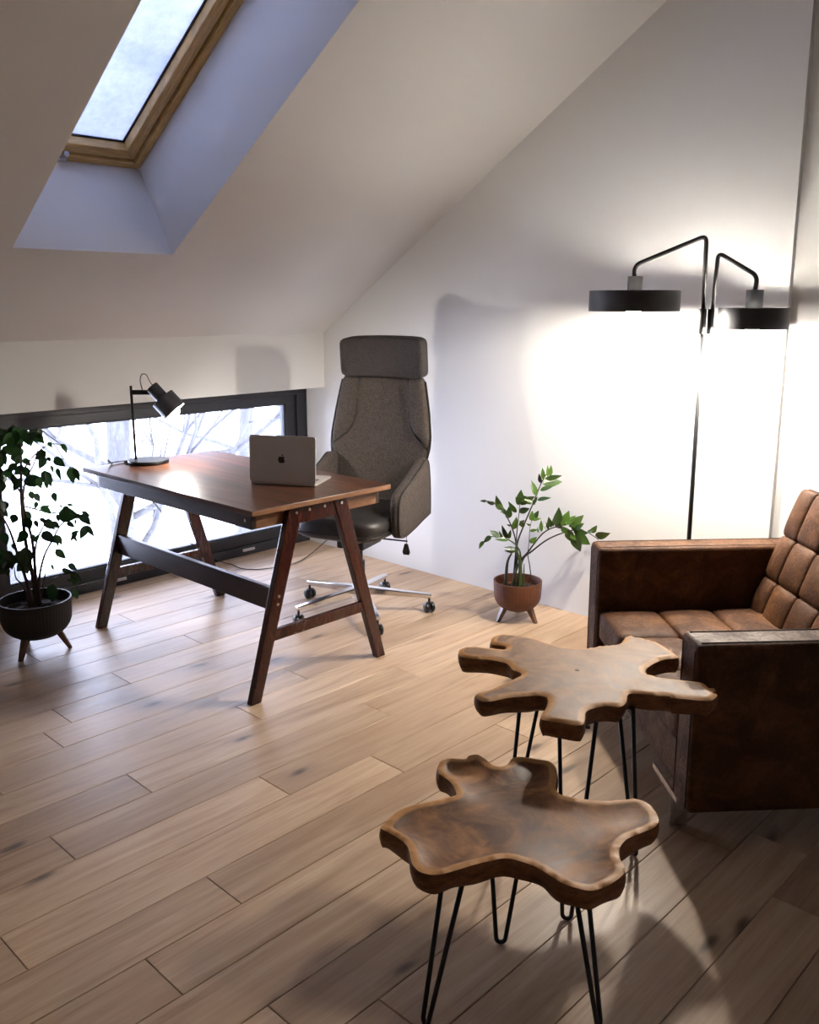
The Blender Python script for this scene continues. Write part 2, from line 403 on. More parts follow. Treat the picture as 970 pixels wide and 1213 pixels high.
# knee wall above the low window
bm = bmesh.new()
prism(bm, [(LX-T, KY, 0.978), (LX-T, KY, CZ+0.2), (LX-T, WY+0.2, CZ+0.2), (LX-T, WY+0.2, 0.978)], (GX-LX+2*T, 0, 0))
kw = st('wall_front', bm, M['wall'])
WX0, WX1 = 1.555, 3.52
st('wall_front_below', bx(LX-T, WX0, WY-0.03, WY+0.2, -0.15, 0.978), M['wall'])
st('trim_1', bx(WX1, GX+0.01, WY-0.004, WY+0.2, -0.1, 0.978), M['winframe'])
st('wall_left', bx(LX-T, LX, BY-T, WY+0.2, -0.15, 3.9), M['wall'])
st('wall_back', bx(LX-T, NX+T, BY-T, BY, -0.15, 2.6), M['wall'])

# sloping ceiling with the skylight opening
SX0, SX1 = 1.49, 2.178
nrm = Vector((0, SL, 1)).normalized(); sdir = Vector((0, -1, SL)).normalized()
org = Vector((0, 3.515, CZ+SL*(KY-3.515)))
SLEN = 1.75; DEP = 0.447
def cp(x, s, off): return Vector((x, 0, 0)) + org + sdir*s + nrm*off
s_lo = -(WY+0.2-3.515)*math.hypot(1, SL); s_hi = (3.515-RY)*math.hypot(1, SL)
bm = bmesh.new()
def slab(x0, x1, s0, s1):
    box(bm, x0, x1, s0, s1, 0, DEP, mat=Matrix(((1, 0, 0, 0), (0, sdir.y, nrm.y, org.y), (0, sdir.z, nrm.z, org.z), (0, 0, 0, 1))))
slab(LX-T, SX0, s_lo, s_hi+0.3); slab(SX1, NX+T, s_lo, s_hi+0.3); slab(SX0, SX1, s_lo, 0); slab(SX0, SX1, SLEN, s_hi+0.3)
bmesh.ops.recalc_face_normals(bm, faces=bm.faces)
st('ceiling', bm, M['ceil'])
bm = bmesh.new()
prism(bm, [(LX-T, RY, RZ), (LX-T, BY-0.2, RZ-SL*(RY-BY+0.2)), (LX-T, BY-0.2, RZ-SL*(RY-BY+0.2)+0.4), (LX-T, RY, RZ+0.5)], (NX-LX+2*T, 0, 0))
st('ceiling_rear', bm, M['ceil'])

# skylight window
CM = Matrix(((1, 0, 0, SX0), (0, sdir.y, nrm.y, org.y), (0, sdir.z, nrm.z, org.z), (0, 0, 0, 1)))
sky = st('window_2', bx(-0.02, SX1-SX0+0.02, -0.02, SLEN+0.02, DEP+0.13, DEP+0.135, mat=CM), M['snowglass'])
tag(sky, 'roof skylight in a pine frame with snow lying on its glass', 'skylight')
W_ = SX1-SX0
def ring(name, w0, w1, o0, o1, mats, parent, bev=0.004):
    for nm, a in (('cross', (w0, W_-w0, w0, w1)), ('cross', (w0, W_-w0, SLEN-w1, SLEN-w0)), ('side', (w0, w1, w0, SLEN-w0)), ('side', (W_-w1, W_-w0, w0, SLEN-w0))):
        bm = bmesh.new()
        x0, x1, s0, s1 = a
        if nm == 'cross':
            lo = s0 < SLEN/2
            pts = [(x0, s0), (x1, s0), (x1-(w1-w0), s1), (x0+(w1-w0), s1)] if lo else [(x0, s1), (x0+(w1-w0), s0), (x1-(w1-w0), s0), (x1, s1)]
        else:
            lo = x0 < W_/2
            pts = [(x0, s0), (x1, s0+(w1-w0)), (x1, s1-(w1-w0)), (x0, s1)] if lo else [(x1, s0), (x1, s1), (x0, s1-(w1-w0)), (x0, s0+(w1-w0))]
        va = [bm.verts.new((x, s, o0)) for x, s in pts]; vb = [bm.verts.new((x, s, o1)) for x, s in pts]
        for i in range(4): bm.faces.new((va[i], va[(i+1) % 4], vb[(i+1) % 4], vb[i]))
        bm.faces.new(va[::-1]); bm.faces.new(vb)
        bmesh.ops.recalc_face_normals(bm, faces=bm.faces)
        o = obj(name, bm, mats[0] if nm == 'cross' else mats[1], parent, bevel=bev)
        o.matrix_local = CM
ring('outer_frame', 0.0, 0.036, DEP-0.006, DEP+0.13, (M['pine_x'], M['pine_s']), sky)
ring('sash', 0.044, 0.096, DEP+0.004, DEP+0.06, (M['pine_x'], M['pine_s']), sky)
ring('gasket', 0.088, 0.104, DEP+0.045, DEP+0.062, (M['gasket'], M['gasket']), sky, 0.001)
ring('inner_frame', 0.03, 0.05, DEP+0.06, DEP+0.13, (M['gasket'], M['gasket']), sky, 0.001)
bm = bx(0.05, W_-0.05, 0.05, SLEN-0.05, DEP+0.05, DEP+0.056); o = obj('pane', bm, M['snowglass'], sky); o.matrix_local = CM
sky.data = sky.data.copy()
bm = bmesh.new(); tube(bm, [(0.33, 0.012, DEP+0.004), (0.33, 0.06, DEP-0.02)], 0.012, 12); box(bm, 0.30, 0.345, 0.01, 0.03, DEP-0.006, DEP-0.018); o = obj('latch', bm, M['hinge'], sky, bevel=0.002); o.matrix_local = CM
o['label'] = 'grey metal latch'

# low window: anthracite frame, sash, glass
win = thing('window_1', 'wide low window at floor level with an anthracite frame', 'window', (0, WY, 0), kind='structure')
GX0, GX1, GZ0, GZ1 = 1.675, 3.379, 0.125, 0.867
def fr(name, x0, x1, z0, z1, y0, y1, t, m, b=0.003):
    tl, tr_, tb, tt = t
    for a in ((x0, x1, z0, z0+tb), (x0, x1, z1-tt, z1), (x0, x0+tl, z0+tb, z1-tt), (x1-tr_, x1, z0+tb, z1-tt)):
        obj(name, bx(a[0], a[1], y0, y1, a[2], a[3]), m, win, bevel=b)
fr('outer_frame', WX0, WX1, 0.0, 0.978, 0.0, 0.09, (0.05, 0.06, 0.055, 0.05), M['winframe'])
fr('sash', WX0+0.05, WX1-0.06, 0.055, 0.928, 0.018, 0.08, (GX0-WX0-0.058, WX1-GX1-0.068, 0.062, 0.053), M['winframe'])
fr('glazing_bead', GX0-0.010, GX1+0.010, GZ0-0.010, GZ1+0.010, 0.030, 0.07, (0.01, 0.01, 0.01, 0.01), M['gasket'], 0.001)
obj('pane', bx(GX0-0.01, GX1+0.01, 0.045, 0.049, GZ0-0.01, GZ1+0.01), M['glass'], win)
for hx, hz in ((2.18, 0.025), (3.02, 0.025)):
    obj('hinge', bx(hx, hx+0.085, -0.008, 0.001, hz, hz+0.016), M['hinge'], win, bevel=0.002)
obj('hinge', bx(2.14, 2.2, 0.008, 0.02, 0.925, 0.935), M['plastic'], win)

# ================================================================ DESK
desk = thing('writing_desk', 'dark wooden writing desk on A-shaped legs, standing before the low window', 'desk', (1.846, 2.52, 0))
desk.location = (1.846, 3.133, 0)
cx0, cy0 = 1.846, 3.133
def D(bm_pts): return bm_pts
TX0, TX1, TY0, TY1 = 1.840-cx0, 2.532-cx0, 2.542-cy0, 3.808-cy0
# the top hides nothing: corners measured on the floor grid
DZ = -0.0
desk_top = obj('tabletop', bx(TX0, TX1, TY0, TY1, 0.725, 0.745), M['desktop'], desk, bevel=0.0015)
obj('edge_band', bx(TX0+0.001, TX1-0.001, TY0-0.0012, TY0+0.001, 0.7265, 0.7435), M['desklight'], desk)
BX0, BX1, BY0_, BY1_ = 1.880-cx0, 2.522-cx0, 2.602-cy0, 3.74-cy0
obj('apron', bx(BX0, BX0+0.018, BY0_, BY1_, 0.660, 0.725), M['apron'], desk, bevel=0.001)
obj('apron', bx(BX1-0.018, BX1, BY0_, BY1_, 0.660, 0.725), M['apron'], desk, bevel=0.001)
for yy in (BY0_-0.001, BY1_-0.017):
    o = obj('end_panel', bx(BX0+0.0185, BX1-0.0185, yy, yy+0.018, 0.660, 0.725), M['desklight'], desk, bevel=0.001); o['label'] = 'lighter brown end panel'
obj('tray_bottom', bx(BX0+0.018, BX1-0.018, BY0_+0.018, BY1_-0.018, 0.660, 0.666), M['apron'], desk)
def legframe(yc, sgn):
    t = 0.030
    ya, yb = yc-t/2, yc+t/2
    def leg(xb, xt, zt):
        bm = bmesh.new(); w = 0.026; wt = 0.034
        prism(bm, [(xb-w, ya, 0), (xb+w-0.004, ya, 0), (xt+wt, ya, zt), (xt-wt, ya, zt)], (0, t, 0)); return bm
    obj('leg', leg(1.851-cx0, 2.066-cx0, 0.723), M['deskleg'], desk, bevel=0.004)
    obj('leg', leg(2.503-cx0, 2.282-cx0, 0.723), M['deskleg'], desk, bevel=0.004)
    obj('top_block', bx(2.04-cx0, 2.30-cx0, yc-0.010, yc+0.008, 0.655, 0.723), M['deskleg'], desk, bevel=0.002)
    f = 0.245
    xl = 1.851+(2.066-1.851)*f/0.73-cx0; xr = 2.493-(2.493-2.282)*f/0.73-cx0
    obj('cross_rail', bx(xl, xr, yc-0.011, yc+0.011, f-0.022, f+0.022), M['deskleg'], desk, bevel=0.003)
    ys = ya if sgn > 0 else yb
    for sx, sz in ((2.062, 0.700), (2.130, 0.700), (2.205, 0.702), (2.288, 0.703), (1.962, 0.365), (1.968, 0.395)):
        if sx < 2.0: sx += 0.0
        bm = bmesh.new()
        off = -0.003 if sgn > 0 else 0.003
        yq = ys if sx in (2.062, 2.288, 1.962, 1.968) else (yc-0.010 if sgn > 0 else yc+0.008)
        tube(bm, [(sx-cx0, yq+0.002*sgn, sz), (sx-cx0, yq-0.0025*sgn, sz)], 0.006, 10)
        obj('screw', bm, M['screw'], desk)
legframe(2.585-cy0, 1)
legframe(3.757-cy0, -1)
f = 0.38; xs_ = 1.851+(2.066-1.851)*f/0.73-cx0
obj('long_stretcher', bx(xs_-0.011, xs_+0.011, 2.600-cy0, 3.742-cy0, 0.335, 0.425), M['apron'], desk, bevel=0.002)
bm = bmesh.new(); tube(bm, [(BX0-0.002, 2.64-cy0, 0.69), (BX0+0.003, 2.64-cy0, 0.69)], 0.006, 10); obj('screw', bm, M['screw'], desk)

# ================================================================ LAPTOP
P0 = on_z(296, 573, 0.7455); ax_ = (on_z(374, 577, 0.7455)-P0); lw = ax_.length
lap = thing('laptop', 'open silver laptop on the desk, lid facing the camera with a dark emblem', 'laptop', P0, math.atan2(ax_.y, ax_.x))
def rrect(x0, x1, y0, y1, r, n=5):
    pts = []
    for cx, cy, a0 in ((x1-r, y1-r, 0), (x0+r, y1-r, 90), (x0+r, y0+r, 180), (x1-r, y0+r, 270)):
        for k in range(n+1):
            a = R(a0+90*k/n); pts.append((cx+r*math.cos(a), cy+r*math.sin(a)))
    return pts
bm = bmesh.new(); prism(bm, [(x, y, 0.001) for x, y in rrect(0, lw, 0, 0.196, 0.010)], (0, 0, 0.009)); obj('base', bm, M['alu'], lap, bevel=0.0015, autos=40)
bm = bmesh.new()
for r_ in range(5):
    for c_ in range(13): box(bm, 0.020+c_*0.0188, 0.020+c_*0.0188+0.016, 0.020+r_*0.0172, 0.020+r_*0.0172+0.0145, 0.010, 0.0112)
o = obj('keyboard', bm, M['keys'], lap); o['kind'] = 'stuff'
obj('touchpad', bx(0.085, 0.195, 0.122, 0.186, 0.010, 0.0104), M['hinge'], lap)
LM = Matrix.Translation((0, 0.004, 0.009)) @ Matrix.Rotation(R(-3.0), 4, 'X')
bm = bmesh.new(); prism(bm, [LM @ Vector((x, 0, z)) for x, z in rrect(0, lw, 0, 0.192, 0.011)], LM.to_3x3() @ Vector((0, -0.005, 0)))
obj('lid', bm, M['alu'], lap, bevel=0.0012, autos=40)
bm = bmesh.new(); prism(bm, [LM @ Vector((x, 0.0004, z)) for x, z in rrect(0.008, lw-0.008, 0.012, 0.184, 0.003)], LM.to_3x3() @ Vector((0, 0.0006, 0))); obj('screen', bm, M['keys'], lap)
# emblem: bitten apple with a leaf
half = [(0.0, 0.62), (0.18, 0.70), (0.42, 0.74), (0.66, 0.62), (0.80, 0.44)]
body = [(0.0, 0.60), (0.20, 0.70), (0.45, 0.74), (0.68, 0.66), (0.82, 0.52), (0.66, 0.38), (0.60, 0.16), (0.68, -0.06), (0.86, -0.20), (0.76, -0.50), (0.58, -0.78), (0.38, -0.92), (0.18, -0.86), (0.0, -0.80),
        (-0.18, -0.86), (-0.38, -0.92), (-0.58, -0.80), (-0.78, -0.50), (-0.88, -0.12), (-0.86, 0.24), (-0.72, 0.55), (-0.46, 0.73), (-0.2, 0.70)]
stalk = [(0.02, 0.80), (0.05, 1.02), (0.20, 1.22), (0.42, 1.32), (0.42, 1.12), (0.28, 0.92)]
bm = bmesh.new()
sc = 0.0165
for poly in (body, stalk):
    pts = smooth_path([(a, 0, b) for a, b in poly], 4, True)
    va = [bm.verts.new(LM @ Vector((lw*0.49+p.x*-sc*-1, -0.0056, 0.096+p.z*sc))) for p in pts]
    vb = [bm.verts.new(LM @ Vector((lw*0.49+p.x*sc, -0.0045, 0.096+p.z*sc))) for p in pts]
    bm.faces.new(va); bm.faces.new(vb[::-1])
    for i in range(len(pts)): bm.faces.new((va[i], vb[i], vb[(i+1) % len(pts)], va[(i+1) % len(pts)]))
bmesh.ops.triangulate(bm, faces=[f for f in bm.faces if len(f.verts) > 4])
obj('emblem', bm, M['logo'], lap)['label'] = 'dark bitten-apple emblem'

# ================================================================ DESK LAMP
cam_r = Vector((math.cos(YAW), -math.sin(YAW), 0))
bc = on_z(176, 548, 0.7465)
dl = thing('desk_lamp', 'small black desk lamp with a lit tilted cylinder head, at the window end', 'lamp', (bc.x, bc.y, 0.7455))
bm = bmesh.new(); lathe(bm, [(0.0, 0.0), (0.090, 0.0), (0.092, 0.003), (0.092, 0.014), (0.090, 0.017), (0.0, 0.017)], 48); obj('base', bm, M['black'], dl, autos=35)
pole = cam_r*-0.058
def L(lat, z, dep=0.0): return Vector((pole.x, pole.y, 0)) + cam_r*lat + Vector((math.sin(YAW), math.cos(YAW), 0))*dep + Vector((0, 0, z))
bm = bmesh.new(); tube(bm, [L(0, 0.016), L(-0.002, 0.355)], 0.006, 12); obj('pole', bm, M['black'], dl, smooth=True)
bm = bmesh.new(); beam(bm, L(-0.004, 0.325), L(0.095, 0.325), 0.012, 0.022); obj('arm', bm, M['black'], dl, bevel=0.004)
hd = (cam_r*0.66+Vector((0, 0, -0.75))).normalized()
ho = L(0.092, 0.352)
hm = Matrix.Translation(ho) @ hd.to_track_quat('Z', 'Y').to_matrix().to_4x4()
bm = bmesh.new(); lathe(bm, [(0.0, 0.0), (0.028, 0.0), (0.030, 0.003), (0.030, 0.072)], 36, mat=hm); obj('socket_housing', bm, M['shade'], dl, autos=40)
bm = bmesh.new(); lathe(bm, [(0.0, 0.070), (0.056, 0.070), (0.057, 0.072), (0.057, 0.152), (0.0545, 0.152), (0.0545, 0.076), (0.0, 0.076)], 48, mat=hm)
obj('lamp_shade', bm, M['shade'], dl, autos=40)
bm = bmesh.new(); lathe(bm, [(0.0535, 0.150), (0.0535, 0.078), (0.0, 0.078)], 48, mat=hm, cap=False); obj('shade_lining', bm, M['shadein'], dl, autos=40)['label'] = 'pale inner lining'
bm = bmesh.new(); sphere(bm, hm @ Vector((0, 0, 0.148)), 0.024, 20); obj('bulb', bm, M['dbulb'], dl, smooth=True)
bm = bmesh.new(); tube(bm, [hm @ Vector((0, 0, 0.078)), hm @ Vector((0, 0, 0.128))], 0.013, 12); obj('bulb_neck', bm, M['socket'], dl)
bm = bmesh.new(); tube(bm, smooth_path([L(0.050, 0.335), L(0.042, 0.375), L(0.050, 0.405), L(0.070, 0.405), L(0.085, 0.375), L(0.098, 0.356)], 6), 0.0022, 8); obj('cable', bm, M['cable'], dl, smooth=True)
bm = bmesh.new()
edge = Vector((desk.location.x+TX0+0.30, 0, 0))
q0 = Vector((bc.x, bc.y, 0.745))
far = [L(0.0, 0.010)+q0, L(-0.03, 0.006)+q0, L(-0.052, 0.0045)+q0, L(-0.04, 0.0045, 0.05)+q0, Vector((1.98, 3.802, 0.750)), Vector((1.99, 3.816, 0.742)), ] + [on_vert(x, y, (2.3, 3.87, 0)) for x, y in ((186, 600), (200, 622), (228, 645))] + [on_z(262, 665, 0.02), on_z(290, 674, 0.005), on_z(320, 673, 0.005), on_z(352, 666, 0.005), on_z(372, 653, 0.01)] + [CAMP+ray(390, 637)*(3.52/ray(390, 637).x)]
far = [Vector((p.x, p.y, max(p.z, 0.004))) for p in smooth_path(far, 6)]
tube(bm, far, 0.0028, 8)
pc = obj('power_cord', bm, M['cable'], None, smooth=True); tag(pc, 'thin black cord trailing from the desk lamp down to the wall behind the office chair', 'cord')

# ================================================================ FLOOR LAMP
FLX, FLY = 3.25, 1.59
fld = thing('floor_lamp', 'tall black two-armed floor lamp, both drum shades lit, behind the leather armchair', 'lamp', (FLX, FLY, 0))
def Q(lat, z, dep=0.0): return cam_r*lat + Vector((math.sin(YAW), math.cos(YAW), 0))*dep + Vector((0, 0, z))
bm = bmesh.new(); lathe(bm, [(0.0, 0.0), (0.125, 0.0), (0.128, 0.004), (0.128, 0.014), (0.125, 0.018), (0.0, 0.018)], 48); obj('base', bm, M['black'], fld, autos=35)
bm = bmesh.new(); tube(bm, [Q(0, 0.016), Q(0, 1.44)], 0.0085, 14); obj('pole', bm, M['black'], fld, smooth=True)
bm = bmesh.new(); tube(bm, [Q(-0.005, 1.352), Q(-0.005, 1.445)], 0.0165, 16); tube(bm, [Q(0.028, 1.352), Q(0.028, 1.445)], 0.013, 16); box(bm, -0.008, 0.008, -0.003, 0.02, 1.36, 1.44)
obj('bracket', bm, M['black'], fld, autos=40)
def armp(pts, name):
    out = [Vector(pts[0])]
    for i in range(1, len(pts)-1):
        a, b, c = Vector(pts[i-1]), Vector(pts[i]), Vector(pts[i+1])
        r_ = 0.026; p = b+(a-b).normalized()*r_; q = b+(c-b).normalized()*r_
        for k in range(7):
            t = k/6; out.append(p*(1-t)**2+b*2*t*(1-t)+q*t*t)
    out.append(Vector(pts[-1]))
    bm = bmesh.new(); tube(bm, out, 0.0082, 12); obj(name, bm, M['black'], fld, smooth=True)
armp([Q(-0.003, 1.44), Q(-0.008, 1.712), Q(-0.255, 1.607, 0.06), Q(-0.253, 1.562, 0.06)], 'arm')
armp([Q(0.032, 1.44), Q(0.040, 1.650), Q(0.147, 1.562, -0.12), Q(0.141, 1.512, -0.12)], 'arm')
def drum(lat, zb, zt, rad, zn, rn, dep=0.0):
    c = Q(lat, 0, dep)
    sh_bm = bmesh.new()
    m = Matrix.Translation((c.x, c.y, 0))
    lathe(sh_bm, [(rad, zb), (rad, zt), (rad-0.003, zt), (rad-0.003, zb), (rad, zb)], 64, mat=m, cap=False)
    sh = obj('lamp_shade', sh_bm, M['shade'], fld, autos=40)
    b = bmesh.new(); lathe(b, [(rad-0.0035, zt-0.001), (rad-0.0035, zb+0.001)], 64, mat=m, cap=False); obj('shade_lining', b, M['shadein'], sh, smooth=True)['label'] = 'pale inner lining'
    b = bmesh.new()
    for k in range(40):          # unseen slotted baffle, added in the drum top to dim the upward light
        a0 = k*2*math.pi/40; a1 = a0+2*math.pi/40*0.80
        lo = [Vector((c.x+q*math.cos(a), c.y+q*math.sin(a), zt-0.006)) for q, a in ((0.024, a0), (rad-0.002, a0), (rad-0.002, a1), (0.024, a1))]
        va = [b.verts.new(p) for p in lo]; vb2 = [b.verts.new(p+Vector((0, 0, 0.0015))) for p in lo]
        b.faces.new(va[::-1]); b.faces.new(vb2)
        for i in range(4): b.faces.new((va[i], va[(i+1) % 4], vb2[(i+1) % 4], vb2[i]))
    obj('light_baffle', b, M['shadein'], sh)
    b = bmesh.new(); lathe(b, [(0.0, zt-0.012), (rn, zt-0.012), (rn, zn), (0.0, zn+0.001)], 28, mat=m); obj('socket_cup', b, M['shade'], sh, autos=40)
    b = bmesh.new(); lathe(b, [(0.015, zt-0.036), (0.015, zt-0.012)], 16, mat=m); obj('bulb_neck', b, M['socket'], sh)
    b = bmesh.new(); sphere(b, (c.x, c.y, zb+0.015), 0.031, 24); obj('bulb', b, M['bulb'], sh, smooth=True)['label'] = 'glowing bulb'
drum(-0.249, 1.436, 1.513, 0.170, 1.566, 0.028, 0.06)
drum(0.142, 1.374, 1.450, 0.123, 1.513, 0.030, -0.12)

# ================================================================ ARMCHAIR (u = width axis, v = depth axis)
ua = R(47.5); U = Vector((math.cos(ua), math.sin(ua), 0)); V = Vector((U.y, -U.x, 0))
U0, U1, UI0, UI1, V0, V1 = 2.137, 3.203, 2.255, 3.083, 0.882, 1.66
ZB, ZA = 0.115, 0.597
orgA = U*((U0+U1)/2) + V*V0
arm = thing('armchair', 'wide brown leather armchair with square arms and a quilted back', 'armchair', (orgA.x, orgA.y, 0), ua-math.pi/2)
# local frame: +y = U, +x = V
UC = (U0+U1)/2
def lb(u0, u1, v0, v1, z0, z1): return (v0-V0, v1-V0, u0-UC, u1-UC, z0, z1)
for (a, b, nm) in ((U0, UI0, 'armrest'), (UI1, U1, 'armrest')):
    o = obj(nm, bx(*lb(a, b, V0, V1, ZB, ZA)), M['leather'], arm, bevel=0.015, seg=3, autos=40)
    for e in (a+0.018, b-0.018):
        bm = bmesh.new(); tube(bm, [(0.016, e-UC, ZA+0.0005), (V1-V0-0.02, e-UC, ZA+0.0005)], 0.0022, 6); obj('seam', bm, M['seam'], o)
    bm = bmesh.new(); mid = (a+b)/2
    for e in (a+0.016, b-0.016): tube(bm, [(-0.0005, e-UC, ZB+0.01), (-0.0005, e-UC, ZA-0.02)], 0.0018, 6)
    obj('seam', bm, M['seam'], o)
obj('front_panel', bx(*lb(UI0, UI1, V0+0.028, V0+0.075, ZB, 0.27)), M['leather'], arm, bevel=0.010, seg=3, autos=40)
obj('seat_base', bx(*lb(UI0, UI1, V0+0.07, V1-0.02, ZB+0.01, 0.26)), M['leather'], arm, bevel=0.006)
obj('rail', bx(*lb(UI0-0.03, UI0+0.17, V0+0.004, V0+0.012, ZB-0.018, ZB)), M['chrome'], arm)['label'] = 'thin steel rail under the seat'
# quilted seat pads
ub = [UI0+0.002, 2.530, 2.808, UI1-0.002]; vb_ = [V0+0.004, 1.100, 1.300, 1.52]
for i in range(3):
    for j in range(3):
        u0, u1, v0, v1 = ub[i], ub[i+1], vb_[j], vb_[j+1]
        bm = bmesh.new(); pillow(bm, (v0+v1)/2-V0, (u0+u1)/2-UC, 0.315, (v1-v0)/2+0.001, (u1-u0)/2+0.001, 0.056, 9, 9.0)
        for v in bm.verts:
            if v.co.z > 0.315:
                fx = (v.co.x-((v0+v1)/2-V0))/((v1-v0)/2); fy = (v.co.y-((u0+u1)/2-UC))/((u1-u0)/2)
                v.co.z += 0.008*max(0, 1-fx*fx)*max(0, 1-fy*fy)-0.004
        obj('seat_pad', bm, M['leather'], arm, smooth=True)
# quilted backrest, leaning back
cols = [UI1-0.002, 2.981, 2.830, 2.681, 2.532, 2.383, UI0+0.002]
zr = [0.335, 0.478, 0.631, 0.803]
def vz(z): return 1.454+0.358*(z-0.354)
tilt = math.atan(0.358)
bm = bmesh.new()
p = [(vz(0.26)+0.035-V0, 0.26), (vz(0.80)+0.035-V0, 0.795), (vz(0.80)+0.115-V0, 0.760), (V1+0.05-V0, 0.55), (V1+0.01-V0, ZB), (vz(0.26)+0.035-V0, ZB)]
prism(bm, [(x, UI0-UC+0.002, z) for x, z in p], (0, UI1-UI0-0.004, 0)); obj('back_frame', bm, M['leather'], arm, bevel=0.018, seg=3, autos=40)
for r_ in range(3):
    for c_ in range(6):
        u1, u0 = cols[c_], cols[c_+1]; z0, z1 = zr[r_], zr[r_+1]
        hz = (z1-z0)/2/math.cos(tilt); zc = (z0+z1)/2
        mt = Matrix.Translation((vz(zc)+0.028-V0, (u0+u1)/2-UC, zc)) @ Matrix.Rotation(tilt, 4, 'Y')
        bm = bmesh.new(); pillow(bm, 0, 0, 0, 0.034, (u1-u0)/2+0.002, hz+0.002, 10, 7.0)
        for v in bm.verts:
            if v.co.x < 0:
                v.co.x -= 0.013*max(0, 1-(v.co.y/((u1-u0)/2))**2)*max(0, 1-(v.co.z/hz)**2)
        bmesh.ops.transform(bm, matrix=mt, verts=bm.verts)
        obj('back_pad', bm, M['leather'], arm, smooth=True)
bm = bmesh.new(); tube(bm, [(vz(0.80)+0.02-V0, UI1-0.02-UC, 0.810), (vz(0.80)+0.02-V0, UI0+0.02-UC, 0.810)], 0.004, 6); obj('piping', bm, M['seam'], arm)
for uu in (UI0+0.012, UI1-0.03):
    bm = bmesh.new(); box(bm, 0.004, 0.056, uu-UC, uu-UC+0.008, 0.0, ZB)
    obj('leg', bm, M['chrome'], arm, bevel=0.001)['label'] = 'flat steel leg'
    obj('leg', bx(V1-V0-0.08, V1-V0-0.03, uu-UC, uu-UC+0.008, 0.0, ZB), M['chrome'], arm)

